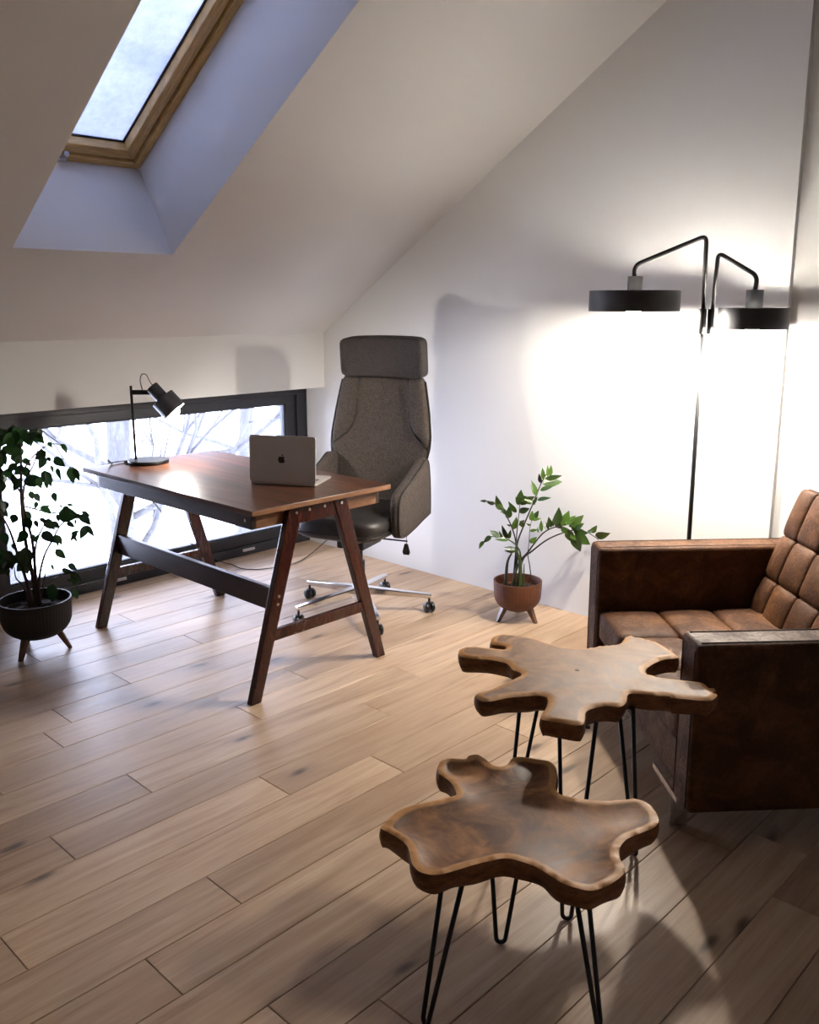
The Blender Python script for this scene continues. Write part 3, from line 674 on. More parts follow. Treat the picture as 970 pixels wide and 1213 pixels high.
# ================================================================ SLAB TABLES
def slab_table(name, label, outline, org_px, scl, ztop, thick, dish, feet, rods, mat_top, group, taper=0.86):
    pts2 = []
    for x, y in outline:
        p = on_z(org_px[0]+x/scl, org_px[1]+y/scl, ztop); pts2.append((p.x, p.y))
    cx = sum(p[0] for p in pts2)/len(pts2); cy = sum(p[1] for p in pts2)/len(pts2)
    t = thing(name, label, 'side table', (cx, cy, 0), 0, group)
    pl = [Vector((x-cx, y-cy, 0)) for x, y in pts2]
    pl = smooth_path(pl, 5, True)
    area = sum(a.x*b.y-b.x*a.y for a, b in zip(pl, pl[1:]+pl[:1]))
    if area < 0: pl.reverse()
    n = len(pl)
    def dist(p):
        best = 9
        for i in range(n):
            a = pl[i]; b = pl[(i+1) % n]; ab = b-a; tt = max(0, min(1, (p-a).dot(ab)/max(ab.length_squared, 1e-9)))
            best = min(best, (p-(a+ab*tt)).length)
        return best
    def inside(p):
        c = False
        for i in range(n):
            a = pl[i]; b = pl[(i+1) % n]
            if (a.y > p.y) != (b.y > p.y) and p.x < (b.x-a.x)*(p.y-a.y)/(b.y-a.y)+a.x: c = not c
        return c
    # inner ring for the rounded rim
    rng = random.Random(3)
    nr = [((pl[(i+1) % n]-pl[i-1]).normalized()) for i in range(n)]
    inw = [Vector((-d.y, d.x, 0)) for d in nr]
    coords = [Vector((p.x, p.y)) for p in pl]; edges = [(i, (i+1) % n) for i in range(n)]
    x0, x1 = min(p.x for p in pl), max(p.x for p in pl); y0, y1 = min(p.y for p in pl), max(p.y for p in pl)
    st_ = 0.011; yy = y0; row = 0
    dd = {}
    while yy < y1:
        xx = x0+(row % 2)*st_/2
        while xx < x1:
            p = Vector((xx, yy, 0))
            if inside(p):
                d = dist(p)
                if d > 0.005: dd[len(coords)] = d; coords.append(Vector((xx, yy)))
            xx += st_
        yy += st_; row += 1
    vs, es, fs, ov, oe, of = delaunay_2d_cdt(coords, edges, [], 1, 1e-6)
    bm = bmesh.new(); lay = bm.verts.layers.float.new('rim')
    bv = []
    for i, v in enumerate(vs):
        src = ov[i][0] if ov[i] else None
        d = 0.0 if (src is not None and src < n) else (dd.get(src) or dist(Vector((v.x, v.y, 0))))
        z = ztop
        rr = 0.007
        if d < rr: z -= rr*(1-math.sqrt(max(0, 1-(1-d/rr)**2)))*0.8
        if dish: z -= dish*(1-math.exp(-max(0, d-0.004)/0.030))
        b = bm.verts.new((v.x, v.y, z)); b[lay] = min(1.0, d/0.045); bv.append(b)
    for f_ in fs:
        try: bm.faces.new([bv[k] for k in f_])
        except ValueError: pass
    outer = {}
    for i in range(len(vs)):
        for s_ in ov[i]:
            if s_ < n: outer[s_] = bv[i]
    bmesh.ops.recalc_face_normals(bm, faces=bm.faces)
    if bm.faces and sum(f.normal.z for f in bm.faces) < 0: bmesh.ops.reverse_faces(bm, faces=bm.faces)
    top = obj('slab_top', bm, mat_top, t, smooth=True)
    # side skirt
    bm = bmesh.new(); rows = []
    ztop_e = ztop-0.0056
    levels = 6
    for lv in range(levels+1):
        f = lv/levels; ring_ = []
        for i in range(n):
            h = math.sin(i*0.37+1.3)*math.sin(i*0.11)*0.004
            ins = -0.0035*math.sin(f*math.pi)+ (0.007*f**2.4) + h*f
            p = pl[i]+inw[i]*ins
            ring_.append(bm.verts.new((p.x, p.y, ztop_e-f*(thick-0.006)+0.0025*math.sin(i*0.23+lv)*f)))
        rows.append(ring_)
    for a, b in zip(rows, rows[1:]):
        for i in range(n): bm.faces.new((a[i], b[i], b[(i+1) % n], a[(i+1) % n]))
    be = [bm.verts.new((v.co.x, v.co.y, ztop-thick)) for v in rows[-1]]
    _v, _e, bf, bo, _oe, _of = delaunay_2d_cdt([Vector((v.co.x, v.co.y)) for v in be], edges, [], 1, 1e-7)
    for f_ in bf:
        try: bm.faces.new([be[bo[k][0]] for k in f_])
        except (ValueError, IndexError): pass
    for i in range(n): bm.faces.new((rows[-1][i], be[i], be[(i+1) % n], rows[-1][(i+1) % n]))
    bmesh.ops.recalc_face_normals(bm, faces=bm.faces)
    obj('bark_edge', bm, M['slab_side'], t, smooth=True)
    # hairpin legs
    cen = sum((on_z(*f) for f in feet), Vector())/len(feet)
    zt = ztop-thick-0.001
    for foot_px, (ra, rb) in zip(feet, rods):
        foot = on_z(*foot_px); inn = (cen-foot); inn.z = 0; inn.normalize()
        tan = Vector((-inn.y, inn.x, 0))
        tops = []
        for q in (ra, rb):
            lean = 0.18
            # point on the sight line whose inward shift equals lean * height
            d = ray(*q)
            # P = CAMP + d*k ; (P-foot).inn = lean*P.z
            k = (lean*CAMP.z-(CAMP-foot).dot(inn))/(d.dot(inn)-lean*d.z)
            P = CAMP+d*k
            z = max(0.05, P.z)
            T_ = foot+(P-foot)*(zt/z); T_.z = zt
            lat = (T_-foot).dot(tan); lat = max(-0.10, min(0.10, lat))
            tops.append(foot+inn*lean*zt+tan*lat+Vector((0, 0, zt-foot.z)))
        tops.sort(key=lambda a: (a-foot).dot(tan))
        mid = (tops[0]+tops[1])/2; hw = max(0.036, (tops[1]-tops[0]).length/2)
        hw = min(hw, 0.044)
        A, B = mid-tan*hw+Vector((0, 0, 0.012)), mid+tan*hw+Vector((0, 0, 0.012))
        r0 = 0.011; rr = 0.0052
        path = [A+(foot+Vector((0, 0, r0+rr))-tan*r0-A)*f for f in (0, 1)]
        c0 = foot+Vector((0, 0, r0+rr))
        path += [c0-tan*r0*math.cos(a)-Vector((0, 0, 1))*r0*math.sin(a) for a in [math.pi*k/8 for k in range(1, 8)]]
        path += [c0+tan*r0, B]
        bm = bmesh.new(); tube(bm, [p-Vector((cx, cy, 0)) for p in path], rr, 10)
        leg = obj('hairpin_leg', bm, M['blackrod'], t, smooth=True)
        pm = Matrix.Translation(mid-Vector((cx, cy, 0))) @ Matrix.Rotation(math.atan2(tan.y, tan.x), 4, 'Z')
        obj('mounting_plate', bx(-0.03, 0.03, 0.0, 0.012, -0.002, 0.001, mat=pm), M['blackrod'], leg)
    return t
back_o = [(153, 62), (152, 48), (162, 36), (185, 29), (215, 30), (265, 36), (320, 48), (370, 66), (420, 77), (470, 79), (520, 72), (570, 66), (600, 61), (613, 48), (622, 37), (640, 36), (670, 41), (715, 53), (760, 74), (795, 99), (804, 108), (790, 112),
          (755, 115), (720, 128), (695, 145), (690, 158), (702, 170), (745, 179), (800, 186), (850, 190), (885, 196), (900, 204), (908, 214), (925, 213), (934, 222), (922, 230), (939, 236), (934, 246), (915, 257), (870, 256), (820, 251), (780, 247), (770, 242), (720, 240), (670, 235), (640, 233),
          (627, 240), (622, 264), (600, 279), (560, 276), (520, 281), (492, 290), (480, 301), (478, 325), (470, 341), (440, 343), (390, 333), (350, 327), (326, 321), (328, 305), (343, 283), (350, 262), (345, 246), (320, 240), (280, 242), (210, 248), (150, 260), (115, 258), (95, 241),
          (112, 231), (160, 216), (210, 192), (248, 177), (258, 167), (250, 159), (228, 151), (215, 136), (198, 126), (150, 116), (90, 112), (50, 106), (38, 95), (44, 80), (70, 72), (110, 72), (150, 79), (190, 83), (204, 78), (202, 70), (180, 66)]
front_o = [(30, 262), (55, 235), (90, 207), (140, 189), (190, 179), (240, 167), (268, 160), (270, 150), (255, 122), (232, 103), (214, 90), (212, 66), (225, 48), (260, 42), (298, 45), (313, 33), (338, 30), (360, 43), (385, 61), (410, 68), (435, 60), (450, 42), (480, 38), (530, 45),
           (570, 53), (588, 73), (592, 100), (588, 130), (596, 152), (622, 163), (680, 172), (740, 178), (800, 174), (850, 172), (886, 188), (910, 218), (916, 243), (902, 262), (860, 280), (818, 298), (796, 320), (790, 342), (796, 366), (808, 386), (806, 408), (782, 430), (742, 452), (702, 463),
           (660, 456), (612, 440), (570, 415), (530, 390), (480, 371), (430, 360), (380, 368), (330, 380), (280, 395), (230, 409), (190, 412), (152, 402), (130, 378), (122, 348), (114, 322), (88, 298), (50, 276)]
bt = slab_table('slab_side_table', 'taller live-edge slab side table with flat top, beside the armchair', back_o, (530, 740), 2.939, 0.52, 0.048, 0.0,
           [(671, 1090), (751, 1013), (604, 988)], [((663, 877), (703, 880)), ((739, 900), (750, 900)), ((610, 870), (633, 870))], M['slab_b'], 'live-edge side tables')
bm = bmesh.new(); pk = on_z(683.5, 793.5, 0.5205)-Vector((bt.location.x, bt.location.y, 0)); lathe(bm, [(0.0, 0.0), (0.006, 0.0), (0.006, 0.001), (0, 0.001)], 12, mat=Matrix.Translation((pk.x, pk.y, 0.5198)))
obj('knot_hole', bm, M['seam'], bt)
slab_table('slab_side_table', 'lower live-edge slab side table with dished top, nearest the camera', front_o, (440, 880), 2.694, 0.42, 0.050, 0.016,
           [(504, 1217), (593, 1118), (709, 1221)], [((521, 1080), (540, 1080)), ((585, 1060), (608, 1060)), ((684, 1090), (699, 1090))], M['slab_f'], 'live-edge side tables')

# ================================================================ OFFICE CHAIR
OC = Vector((2.83, 3.055, 0)); face = R(-161)
oc = thing('office_chair', 'high-backed grey-brown fabric office chair on a chrome wheeled base, behind the desk', 'chair', OC, face-math.pi/2)
# local: +y forward, +x = chair's right when seen from behind... (viewer's left)
bm = bmesh.new(); lathe(bm, [(0.0, 0.055), (0.030, 0.055), (0.036, 0.07), (0.040, 0.115), (0.032, 0.135), (0.028, 0.16), (0.0, 0.16)], 28); obj('hub', bm, M['chrome'], oc, autos=35)
bm = bmesh.new(); lathe(bm, [(0.0, 0.15), (0.026, 0.15), (0.026, 0.26), (0.016, 0.262), (0.016, 0.34), (0.0, 0.34)], 24); obj('gas_lift', bm, M['plastic'], oc, autos=35)
for k in range(5):
    a = R(24.5+72*k)-(face-math.pi/2)
    d = Vector((math.cos(a), math.sin(a), 0)); s = Vector((-d.y, d.x, 0))
    bm = bmesh.new(); beam(bm, d*0.025+Vector((0, 0, 0.112)), d*0.345+Vector((0, 0, 0.082)), 0.046, 0.036, w2=0.026, h2=0.020)
    ar = obj('base_arm', bm, M['chrome'], oc, bevel=0.005, seg=3)
    c = d*0.335
    bm = bmesh.new()
    tube(bm, [c+Vector((0, 0, 0.045)), c+Vector((0, 0, 0.078))], 0.006, 10)
    cc = c+s*0.012
    ax = d.cross(Vector((0, 0, 1))) if k % 2 else Vector((0.6, 0.8, 0))
    ax = (ax.x*Vector((1, 0, 0))+ax.y*Vector((0, 1, 0))).normalized()
    for sg in (-1, 1):
        p0 = c+ax*(0.006*sg)+Vector((0, 0, 0.0255)); mt = Matrix.Translation(p0) @ (ax*sg).to_track_quat('Z', 'Y').to_matrix().to_4x4()
        lathe(bm, [(0.0, 0.0), (0.024, 0.0), (0.0255, 0.004), (0.0245, 0.014), (0.017, 0.019), (0.0, 0.020)], 24, mat=mt)
    tube(bm, [c-ax*0.012+Vector((0, 0, 0.028)), c+ax*0.012+Vector((0, 0, 0.028))], 0.014, 10)
    box(bm, c.x-0.012, c.x+0.012, c.y-0.012, c.y+0.012, 0.036, 0.050)
    obj('caster', bm, M['plastic'], ar, autos=50)
obj('tilt_mechanism', bx(-0.07, 0.07, -0.10, 0.10, 0.335, 0.400), M['plastic'], oc, bevel=0.008)
bm = bmesh.new(); pillow(bm, 0, 0.035, 0.465, 0.225, 0.25, 0.058, 12, 4.5)
for v in bm.verts:
    if v.co.z < 0.465: v.co.x *= 0.97
    if v.co.z > 0.47: v.co.z += 0.012*(1-min(1, (v.co.x/0.24)**2))
obj('seat', bm, M['seatlea'], oc, smooth=True)
bm = bmesh.new(); pts = [(x, y+0.035, 0.450) for x, y in rrect(-0.223, 0.223, -0.248, 0.248, 0.07, 6)]; tube(bm, pts, 0.004, 6, closed=True); obj('piping', bm, M['piping'], oc)
# backrest: grid surface with a width profile, leaning back
def prof(z, tab):
    for (z0, a), (z1, b) in zip(tab, tab[1:]):
        if z <= z1: t = (z-z0)/(z1-z0); t = max(0, t); t = t*t*(3-2*t) if False else t; return a+(b-a)*t
    return tab[-1][1]
WT = [(0.42, 0.210), (0.55, 0.225), (0.68, 0.250), (0.78, 0.270), (0.84, 0.271), (0.95, 0.256), (1.05, 0.237), (1.10, 0.226), (1.118, 0.212)]
def yb(z): return -0.185-0.20*(z-0.45)-0.02*math.sin((z-0.45)/0.68*math.pi)
def back_grid(zlo, zhi, xin, xout, front, nz=36, nx=22, raised=0.0, th=0.075):
    pass
bm = bmesh.new(); NZ, NXg = 44, 26; G = []
for i in range(NZ+1):
    z = 0.42+(1.118-0.42)*i/NZ; wd = prof(z, WT); rowf = []
    for j in range(NXg+1):
        s = -1+2*j/NXg; x = s*wd
        edge_ = (1-abs(s)**6)**0.5 if abs(s) < 1 else 0
        ez = min(1, (1.118-z)/0.02+0.02); ez = math.sqrt(max(0, 1-(1-ez)**2))
        curve = 0.050*(s*s)                         # the sides wrap forward
        zin = prof(z, [(0.42, 0.30), (0.77, 1.02), (0.80, 0.97), (0.86, 0.62), (0.93, 0.56), (1.118, 0.60)]) if z > 0.76 else 1.5
        bol = 0.0
        if abs(s) > zin: bol = 0.016*math.sqrt(min(1, (abs(s)-zin)/0.10))
        seam_ = -0.006*math.exp(-((abs(s)-zin)/0.03)**2) if z > 0.76 else 0
        wr = 0.003*math.sin(s*14+z*9)*max(0, (0.66-z)/0.2) if z < 0.66 else 0
        y = yb(z)+curve+(0.030*edge_+bol*edge_+seam_+wr)*ez
        rowf.append(bm.verts.new((x, y, z)))
    G.append(rowf)
GB = []
for i in range(NZ+1):
    z = 0.42+(1.118-0.42)*i/NZ; wd = prof(z, WT); rowf = []
    for j in range(NXg+1):
        s = -1+2*j/NXg; x = s*wd*0.985; edge_ = (1-abs(s)**6)**0.5 if abs(s) < 1 else 0
        ez = min(1, (1.118-z)/0.02+0.02)
        rowf.append(bm.verts.new((x, yb(z)+0.05*s*s-0.008-0.042*edge_*ez, z-0.002)))
    GB.append(rowf)
for g, flip in ((G, 0), (GB, 1)):
    for i in range(NZ):
        for j in range(NXg):
            q = (g[i][j], g[i][j+1], g[i+1][j+1], g[i+1][j]); bm.faces.new(q[::-1] if flip else q)
for i in range(NZ):
    bm.faces.new((G[i][0], G[i+1][0], GB[i+1][0], GB[i][0])); bm.faces.new((G[i][NXg], GB[i][NXg], GB[i+1][NXg], G[i+1][NXg]))
for j in range(NXg):
    bm.faces.new((G[0][j], GB[0][j], GB[0][j+1], G[0][j+1])); bm.faces.new((G[NZ][j], G[NZ][j+1], GB[NZ][j+1], GB[NZ][j]))
bmesh.ops.recalc_face_normals(bm, faces=bm.faces)
back_ = obj('backrest', bm, M['fabric'], oc, smooth=True)
def fy(x, z):
    wd = prof(z, WT); s = x/wd; return yb(z)+0.05*s*s+0.030*math.sqrt(max(0, 1-abs(s)**6))+0.003
for sg in (-1, 1):
    pts = []
    for z, s in ((1.115, 0.60), (1.05, 0.59), (0.98, 0.575), (0.93, 0.565), (0.88, 0.60), (0.85, 0.66), (0.82, 0.78), (0.795, 0.90), (0.785, 0.985)):
        x = sg*s*prof(z, WT); pts.append((x, fy(x, z)-0.002, z))
    bm = bmesh.new(); tube(bm, smooth_path(pts, 5), 0.0030, 6); obj('seam', bm, M['piping'], back_)
    pts = []
    for k in range(22):
        z = 0.60+(1.10-0.60)*k/21; x = sg*prof(z, WT); pts.append((x*1.0, yb(z)+0.054, z))
    bm = bmesh.new(); tube(bm, pts, 0.0042, 6); obj('piping', bm, M['piping'], back_, smooth=True)
# headrest
hy = yb(1.21)+0.012
bm = bmesh.new(); pillow(bm, 0, 0, 0, 0.222, 0.048, 0.098, 14, 9.0)
for v in bm.verts: v.co.y += 0.05*(v.co.x/0.222)**2
bmesh.ops.transform(bm, matrix=Matrix.Translation((0, hy, 1.214)) @ Matrix.Rotation(R(-5), 4, 'X'), verts=bm.verts)
hr = obj('headrest', bm, M['headlea'], oc, smooth=True)
for sg in (-1, 1):
    bm = bmesh.new(); tube(bm, [(sg*0.205, hy+0.080+0.012, 1.135), (sg*0.210, hy+0.086, 1.18), (sg*0.210, hy+0.080, 1.25), (sg*0.205, hy+0.068, 1.295)], 0.003, 6); obj('piping', bm, M['piping'], hr)
obj('headrest_bracket', bx(-0.09, 0.09, yb(1.12)-0.02, yb(1.12)+0.005, 1.09, 1.15), M['plastic'], oc, bevel=0.005)
# arm wings: padded side shells
wing = [(-0.235, 0.48), (-0.232, 0.60), (-0.215, 0.715), (-0.18, 0.745), (-0.11, 0.715), (0.0, 0.665), (0.085, 0.630), (0.125, 0.590), (0.132, 0.52), (0.124, 0.445), (0.085, 0.415), (-0.02, 0.425), (-0.14, 0.45), (-0.22, 0.465)]
for sg in (-1, 1):
    pts = smooth_path([(0, a, b) for a, b in wing], 5, True)
    bm = bmesh.new(); th = 0.062
    cyw = sum(p.y for p in pts)/len(pts); czw = sum(p.z for p in pts)/len(pts)
    rings_ = []
    for f, ins in ((0.0, 0.80), (0.08, 0.92), (0.3, 1.0), (0.7, 1.0), (0.92, 0.92), (1.0, 0.80)):
        rings_.append([bm.verts.new((sg*(0.216+th*f), cyw+(p.y-cyw)*ins, czw+(p.z-czw)*(1-(1-ins)*0.7))) for p in pts])
    n = len(pts)
    for a, b in zip(rings_, rings_[1:]):
        for i in range(n): bm.faces.new((a[i], a[(i+1) % n], b[(i+1) % n], b[i]))
    for rg in (rings_[0], rings_[-1]):
        f_ = bm.faces.new(rg); bmesh.ops.triangulate(bm, faces=[f_])
    bmesh.ops.recalc_face_normals(bm, faces=bm.faces)
    wg = obj('armrest', bm, M['fabric'], oc, smooth=True)
    bm = bmesh.new(); pts_ = [(sg*0.270, cyw+(p.y-cyw)*0.965, czw+(p.z-czw)*0.975) for p in pts]; tube(bm, pts_, 0.0035, 6, closed=True); obj('piping', bm, M['piping'], wg)
bm = bmesh.new(); tube(bm, [(-0.06, 0.02, 0.385), (-0.20, 0.0, 0.380), (-0.245, -0.02, 0.375)], 0.004, 8); obj('lever', bm, M['plastic'], oc)
bm = bmesh.new(); tube(bm, [(-0.235, -0.03, 0.40), (-0.235, -0.03, 0.360)], 0.0015, 6)
prism(bm, [(-0.235+a, -0.03, b) for a, b in ((-0.008, 0.360), (0.008, 0.360), (0.019, 0.320), (0.014, 0.307), (-0.014, 0.307), (-0.019, 0.320))], (0.0, 0.006, 0))
obj('swing_tag', bm, M['plastic'], oc)

# ================================================================ PLANTS
def leaf_mesh(name, mat, wid=0.5, fold=0.18, droop=0.12, point=1.0):
    bm = bmesh.new(); N = 8; rows = []
    for i in range(N+1):
        t = i/N; w_ = wid/2*math.sin(math.pi*min(1, t**0.75))**0.85 * (1-0.25*t) if 0 < t < 1 else 0.006
        y = t; z = -droop*t*t
        rows.append([bm.verts.new((-w_, y, z+fold*w_)), bm.verts.new((0, y, z)), bm.verts.new((w_, y, z+fold*w_))])
    for a, b in zip(rows, rows[1:]):
        for k in range(2): bm.faces.new((a[k], a[k+1], b[k+1], b[k]))
    me = bpy.data.meshes.new(name); bm.to_mesh(me); bm.free(); me.materials.append(mat)
    me.polygons.foreach_set('use_smooth', [True]*len(me.polygons)); return me
def put_leaf(me, a, b, parent, base, roll, wsc=1.0, lsc=1.0):
    a = Vector(a); b = Vector(b); d = b-a; ln = d.length*lsc; d.normalize()
    view = (a-CAMP).normalized()*-1
    side = d.cross(view).normalized(); up = side.cross(d).normalized()
    rot = Matrix((side, d, up)).transposed()
    rot = rot @ Matrix.Rotation(roll, 3, 'Y')
    o = bpy.data.objects.new('leaf', me); COL.objects.link(o); o.parent = parent
    o.matrix_local = Matrix.Translation(a-base) @ rot.to_4x4() @ Matrix.Diagonal((ln*wsc, ln, ln, 1))
    return o
def bowl(t, rad, zb, zt, mat, feet_r, leg_ang, splay, ribs):
    pr = []
    for k in range(9):
        a = math.pi/2*k/8; pr.append((rad*0.97*math.sin(a)**0.8 if k else 0.0, zb+(zt-zb)*0.55*(1-math.cos(a))))
    pr += [(rad*0.985, zb+(zt-zb)*0.78), (rad, zt), (rad-0.007, zt), (rad-0.010, zt-0.03), (rad*0.9, zt-0.04), (0.0, zt-0.04)]
    bm = bmesh.new(); lathe(bm, pr, ribs*4, ribs=ribs, amp=0.005, ribz=(zb+0.02, zt-0.006)); obj('pot', bm, mat, t, autos=50)
    bm = bmesh.new(); rng = random.Random(2)
    rgs = []
    for i in range(7):
        r_ = (rad-0.011)*i/6
        rgs.append([bm.verts.new((r_*math.cos(a*math.pi/12), r_*math.sin(a*math.pi/12), zt-0.032+rng.uniform(-0.006, 0.008)-0.02*(i/6)**2*0.5)) for a in range(24)])
    for a, b in zip(rgs, rgs[1:]):
        for k in range(24): bm.faces.new((a[k], a[(k+1) % 24], b[(k+1) % 24], b[k]))
    bmesh.ops.remove_doubles(bm, verts=bm.verts, dist=1e-5); obj('soil', bm, M['soil'], t)['kind'] = 'stuff'
    for k in range(3):
        a = leg_ang+k*2*math.pi/3; d = Vector((math.cos(a), math.sin(a), 0))
        bm = bmesh.new(); beam(bm, d*feet_r+Vector((0, 0, 0.003)), d*(feet_r*0.62)+Vector((0, 0, zb+0.03)), 0.018, 0.018, w2=0.030, h2=0.026, up=d)
        for v in bm.verts:
            if v.co.z < 0.02: v.co.z = 0.0
        obj('pot_leg', bm, M['potleg'], t, bevel=0.002)

# --- ZZ plant
zb_ = Vector((3.274, 2.442, 0))
zz = thing('potted_zz_plant', 'glossy-leaved arching plant in a ribbed brown pot on legs, against the wall', 'plant', zb_)
bowl(zz, 0.114, 0.045, 0.192, M['potbrown'], 0.102, math.atan2(-(2.442-2.343)-0.0, 3.285-3.274), 0, 40)
zmesh = leaf_mesh('zz_leaf', M['leaf_zz'], 0.42, 0.25, 0.10); zmesh_w = leaf_mesh('zz_leaf_wide', M['leaf_zz'], 0.62, 0.22, 0.14)
rz = random.Random(11)
def zp(x, y, off=0.0):
    p = on_vert(560+x/5.706, 545+y/5.706, zb_, off)
    if p.x > 3.485+off*0.5: d = ray(560+x/5.706, 545+y/5.706); p = CAMP+d*((3.485+off*0.5)/d.x)
    return p
ZS = [
 ([(285, 770), (300, 640), (302, 555), (345, 440), (400, 310), (440, 210), (468, 145), (500, 90)], 0.0050, 0.01, 'd',
  [(505, 110, 508, 35), (522, 108, 530, 34), (475, 130, 472, 52), (458, 155, 446, 93), (428, 240, 397, 135), (488, 122, 607, 112), (470, 160, 606, 138, 1), (455, 207, 546, 170), (436, 272, 527, 250), (410, 290, 350, 262), (404, 300, 438, 246), (405, 300, 425, 298), (392, 300, 345, 235, 1)]),
 ([(270, 770), (290, 620), (288, 540), (262, 450), (230, 385), (185, 320), (120, 282), (60, 272)], 0.0042, 0.05, 'd',
  [(295, 355, 238, 283), (238, 395, 248, 318, 1), (222, 365, 196, 318, 1), (195, 340, 148, 242, 1), (180, 315, 205, 300, 1), (150, 292, 92, 288, 1), (95, 276, 46, 277), (268, 470, 302, 388, 1), (258, 445, 230, 436), (205, 350, 190, 350, 1), (165, 300, 215, 340, 1)]),
 ([(330, 790), (325, 660), (300, 585), (245, 540), (190, 520), (120, 520), (60, 570)], 0.0045, -0.04, 'g',
  [(235, 530, 192, 442), (242, 532, 256, 472), (240, 542, 150, 532), (175, 522, 118, 474, 1), (125, 515, 68, 556, 1), (75, 548, 38, 597, 1), (285, 605, 208, 590), (290, 615, 215, 617), (200, 525, 175, 478)]),
 ([(295, 760), (292, 640), (297, 500), (305, 420), (315, 330), (322, 250)], 0.0035, 0.03, 'd',
  [(318, 300, 325, 203, 1), (310, 305, 290, 248), (322, 300, 385, 283), (312, 355, 386, 322, 1), (332, 280, 425, 252, 1), (310, 440, 355, 405, 1), (330, 285, 375, 255)]),
 ([(405, 800), (385, 720), (372, 640), (380, 560), (385, 470), (400, 400)], 0.0028, -0.03, 'd',
  [(400, 412, 398, 340, 1), (402, 402, 447, 345, 1), (402, 406, 462, 394), (390, 442, 363, 430), (440, 492, 434, 448), (465, 484, 458, 404), (385, 560, 432, 520, 1), (345, 452, 318, 412, 1), (385, 480, 440, 470)]),
 ([(265, 790), (310, 700), (370, 625), (430, 545), (480, 490), (540, 458), (600, 452), (660, 480), (705, 560)], 0.0050, -0.05, 'd',
  [(505, 472, 490, 415, 1), (530, 455, 508, 385, 1), (560, 440, 590, 326, 1), (545, 450, 545, 380), (600, 445, 655, 345, 1), (630, 440, 693, 368, 1), (650, 450, 757, 378, 1), (665, 465, 757, 432, 1), (680, 480, 778, 500, 1), (690, 505, 798, 572, 1), (640, 470, 672, 562, 1), (680, 505, 727, 624, 1), (600, 452, 645, 505, 1), (560, 420, 610, 470, 1), (690, 460, 745, 445, 1), (650, 420, 700, 450, 1), (660, 500, 700, 545, 1)]),
 ([(300, 780), (335, 680), (400, 615), (500, 540), (600, 495), (700, 472), (780, 492), (850, 538)], 0.0050, 0.03, 'd',
  [(800, 490, 838, 446, 1), (828, 512, 924, 503, 1), (775, 490, 815, 470)]),
 ([(225, 780), (232, 700), (262, 630)], 0.0095, 0.0, 'd', []), ([(315, 800), (318, 690), (285, 590)], 0.0100, -0.03, 'g', []),
 ([(345, 770), (347, 700)], 0.0050, 0.0, 'g', []), ([(255, 800), (290, 750)], 0.0040, -0.03, 'g', []),
]
for pts, r_, off, col, lv in ZS:
    P = [zp(x, y, off*(i/len(pts))) for i, (x, y) in enumerate(pts)]
    b0 = P[0]; v0 = b0-zb_; v0.z = 0
    if v0.length > 0.085: v0 *= 0.085/v0.length
    P[0] = zb_+v0+Vector((0, 0, 0.150))
    bm = bmesh.new(); tube(bm, [p-zb_ for p in smooth_path(P, 6)], r_, 8, r2=r_*0.4); s_ = obj('stem', bm, M['stem_dk'] if col == 'd' else M['stem_zz'], zz, smooth=True)
    for l_ in lv:
        o1 = off*0.9+rz.uniform(-0.02, 0.02)
        put_leaf(zmesh_w if len(l_) > 4 else zmesh, zp(l_[0], l_[1], o1), zp(l_[2], l_[3], o1+rz.uniform(-0.02, 0.02)), s_, zb_, rz.uniform(-0.7, 0.7), 1.0)

# --- weeping fig
fb = Vector((1.527, 3.685, 0))
fig = thing('potted_weeping_fig', 'weeping fig with small drooping leaves in a dark ribbed pot, left of the window', 'plant', fb)
bowl(fig, 0.147, 0.062, 0.235, M['potdark'], 0.125, R(-30), 0, 64)
fmesh = leaf_mesh('fig_leaf', M['leaf_fi'], 0.42, 0.2, 0.12); fmesh_w = leaf_mesh('fig_leaf_wide', M['leaf_fi'], 0.60, 0.15, 0.1)
rf = random.Random(4)
def fp(x, y, off=0.0): return on_vert(x, y, fb, off)
FS = [([(42, 712), (40, 690), (30, 640), (25, 585), (25, 545), (22, 515), (15, 503)], 0.0075, 0.0), ([(45, 712), (42, 680), (38, 640), (28, 600), (30, 570), (40, 550), (45, 530)], 0.006, 0.03),
      ([(38, 712), (32, 690), (22, 660), (12, 630), (2, 610), (-8, 590)], 0.0065, -0.02), ([(48, 712), (46, 690), (52, 660), (62, 640), (72, 622), (88, 612), (103, 614)], 0.0045, -0.03),
      ([(44, 712), (41, 670), (44, 640), (55, 618), (65, 606)], 0.0045, 0.02), ([(35, 712), (28, 695), (19, 685), (17, 672)], 0.004, 0.0), ([(46, 705), (55, 675), (72, 655), (80, 648)], 0.0025, 0.05),
      ([(25, 560), (40, 540), (58, 527), (75, 530), (88, 556)], 0.003, 0.0), ([(22, 530), (30, 515), (45, 508), (60, 518), (75, 528)], 0.003, 0.03), ([(30, 600), (50, 605), (70, 608), (85, 607), (100, 617), (106, 628)], 0.003, 0.04),
      ([(25, 585), (10, 560), (-2, 545)], 0.003, 0.0), ([(25, 545), (10, 520), (0, 515)], 0.003, -0.04), ([(46, 700), (60, 690), (75, 680), (85, 683), (92, 700)], 0.0022, 0.0), ([(28, 570), (45, 580), (60, 595)], 0.0022, 0.0)]
stems = []
for pts, r_, off in FS:
    P = [fp(x, y, off*i/len(pts)) for i, (x, y) in enumerate(pts)]
    if pts[0][1] > 703: P[0].z = 0.195
    bm = bmesh.new(); tube(bm, [p-fb for p in smooth_path(P, 5)], r_*1.35, 7, r2=r_*0.4); stems.append(obj('branch', bm, M['bark_fi'], fig, smooth=True))
sc8 = 8.083
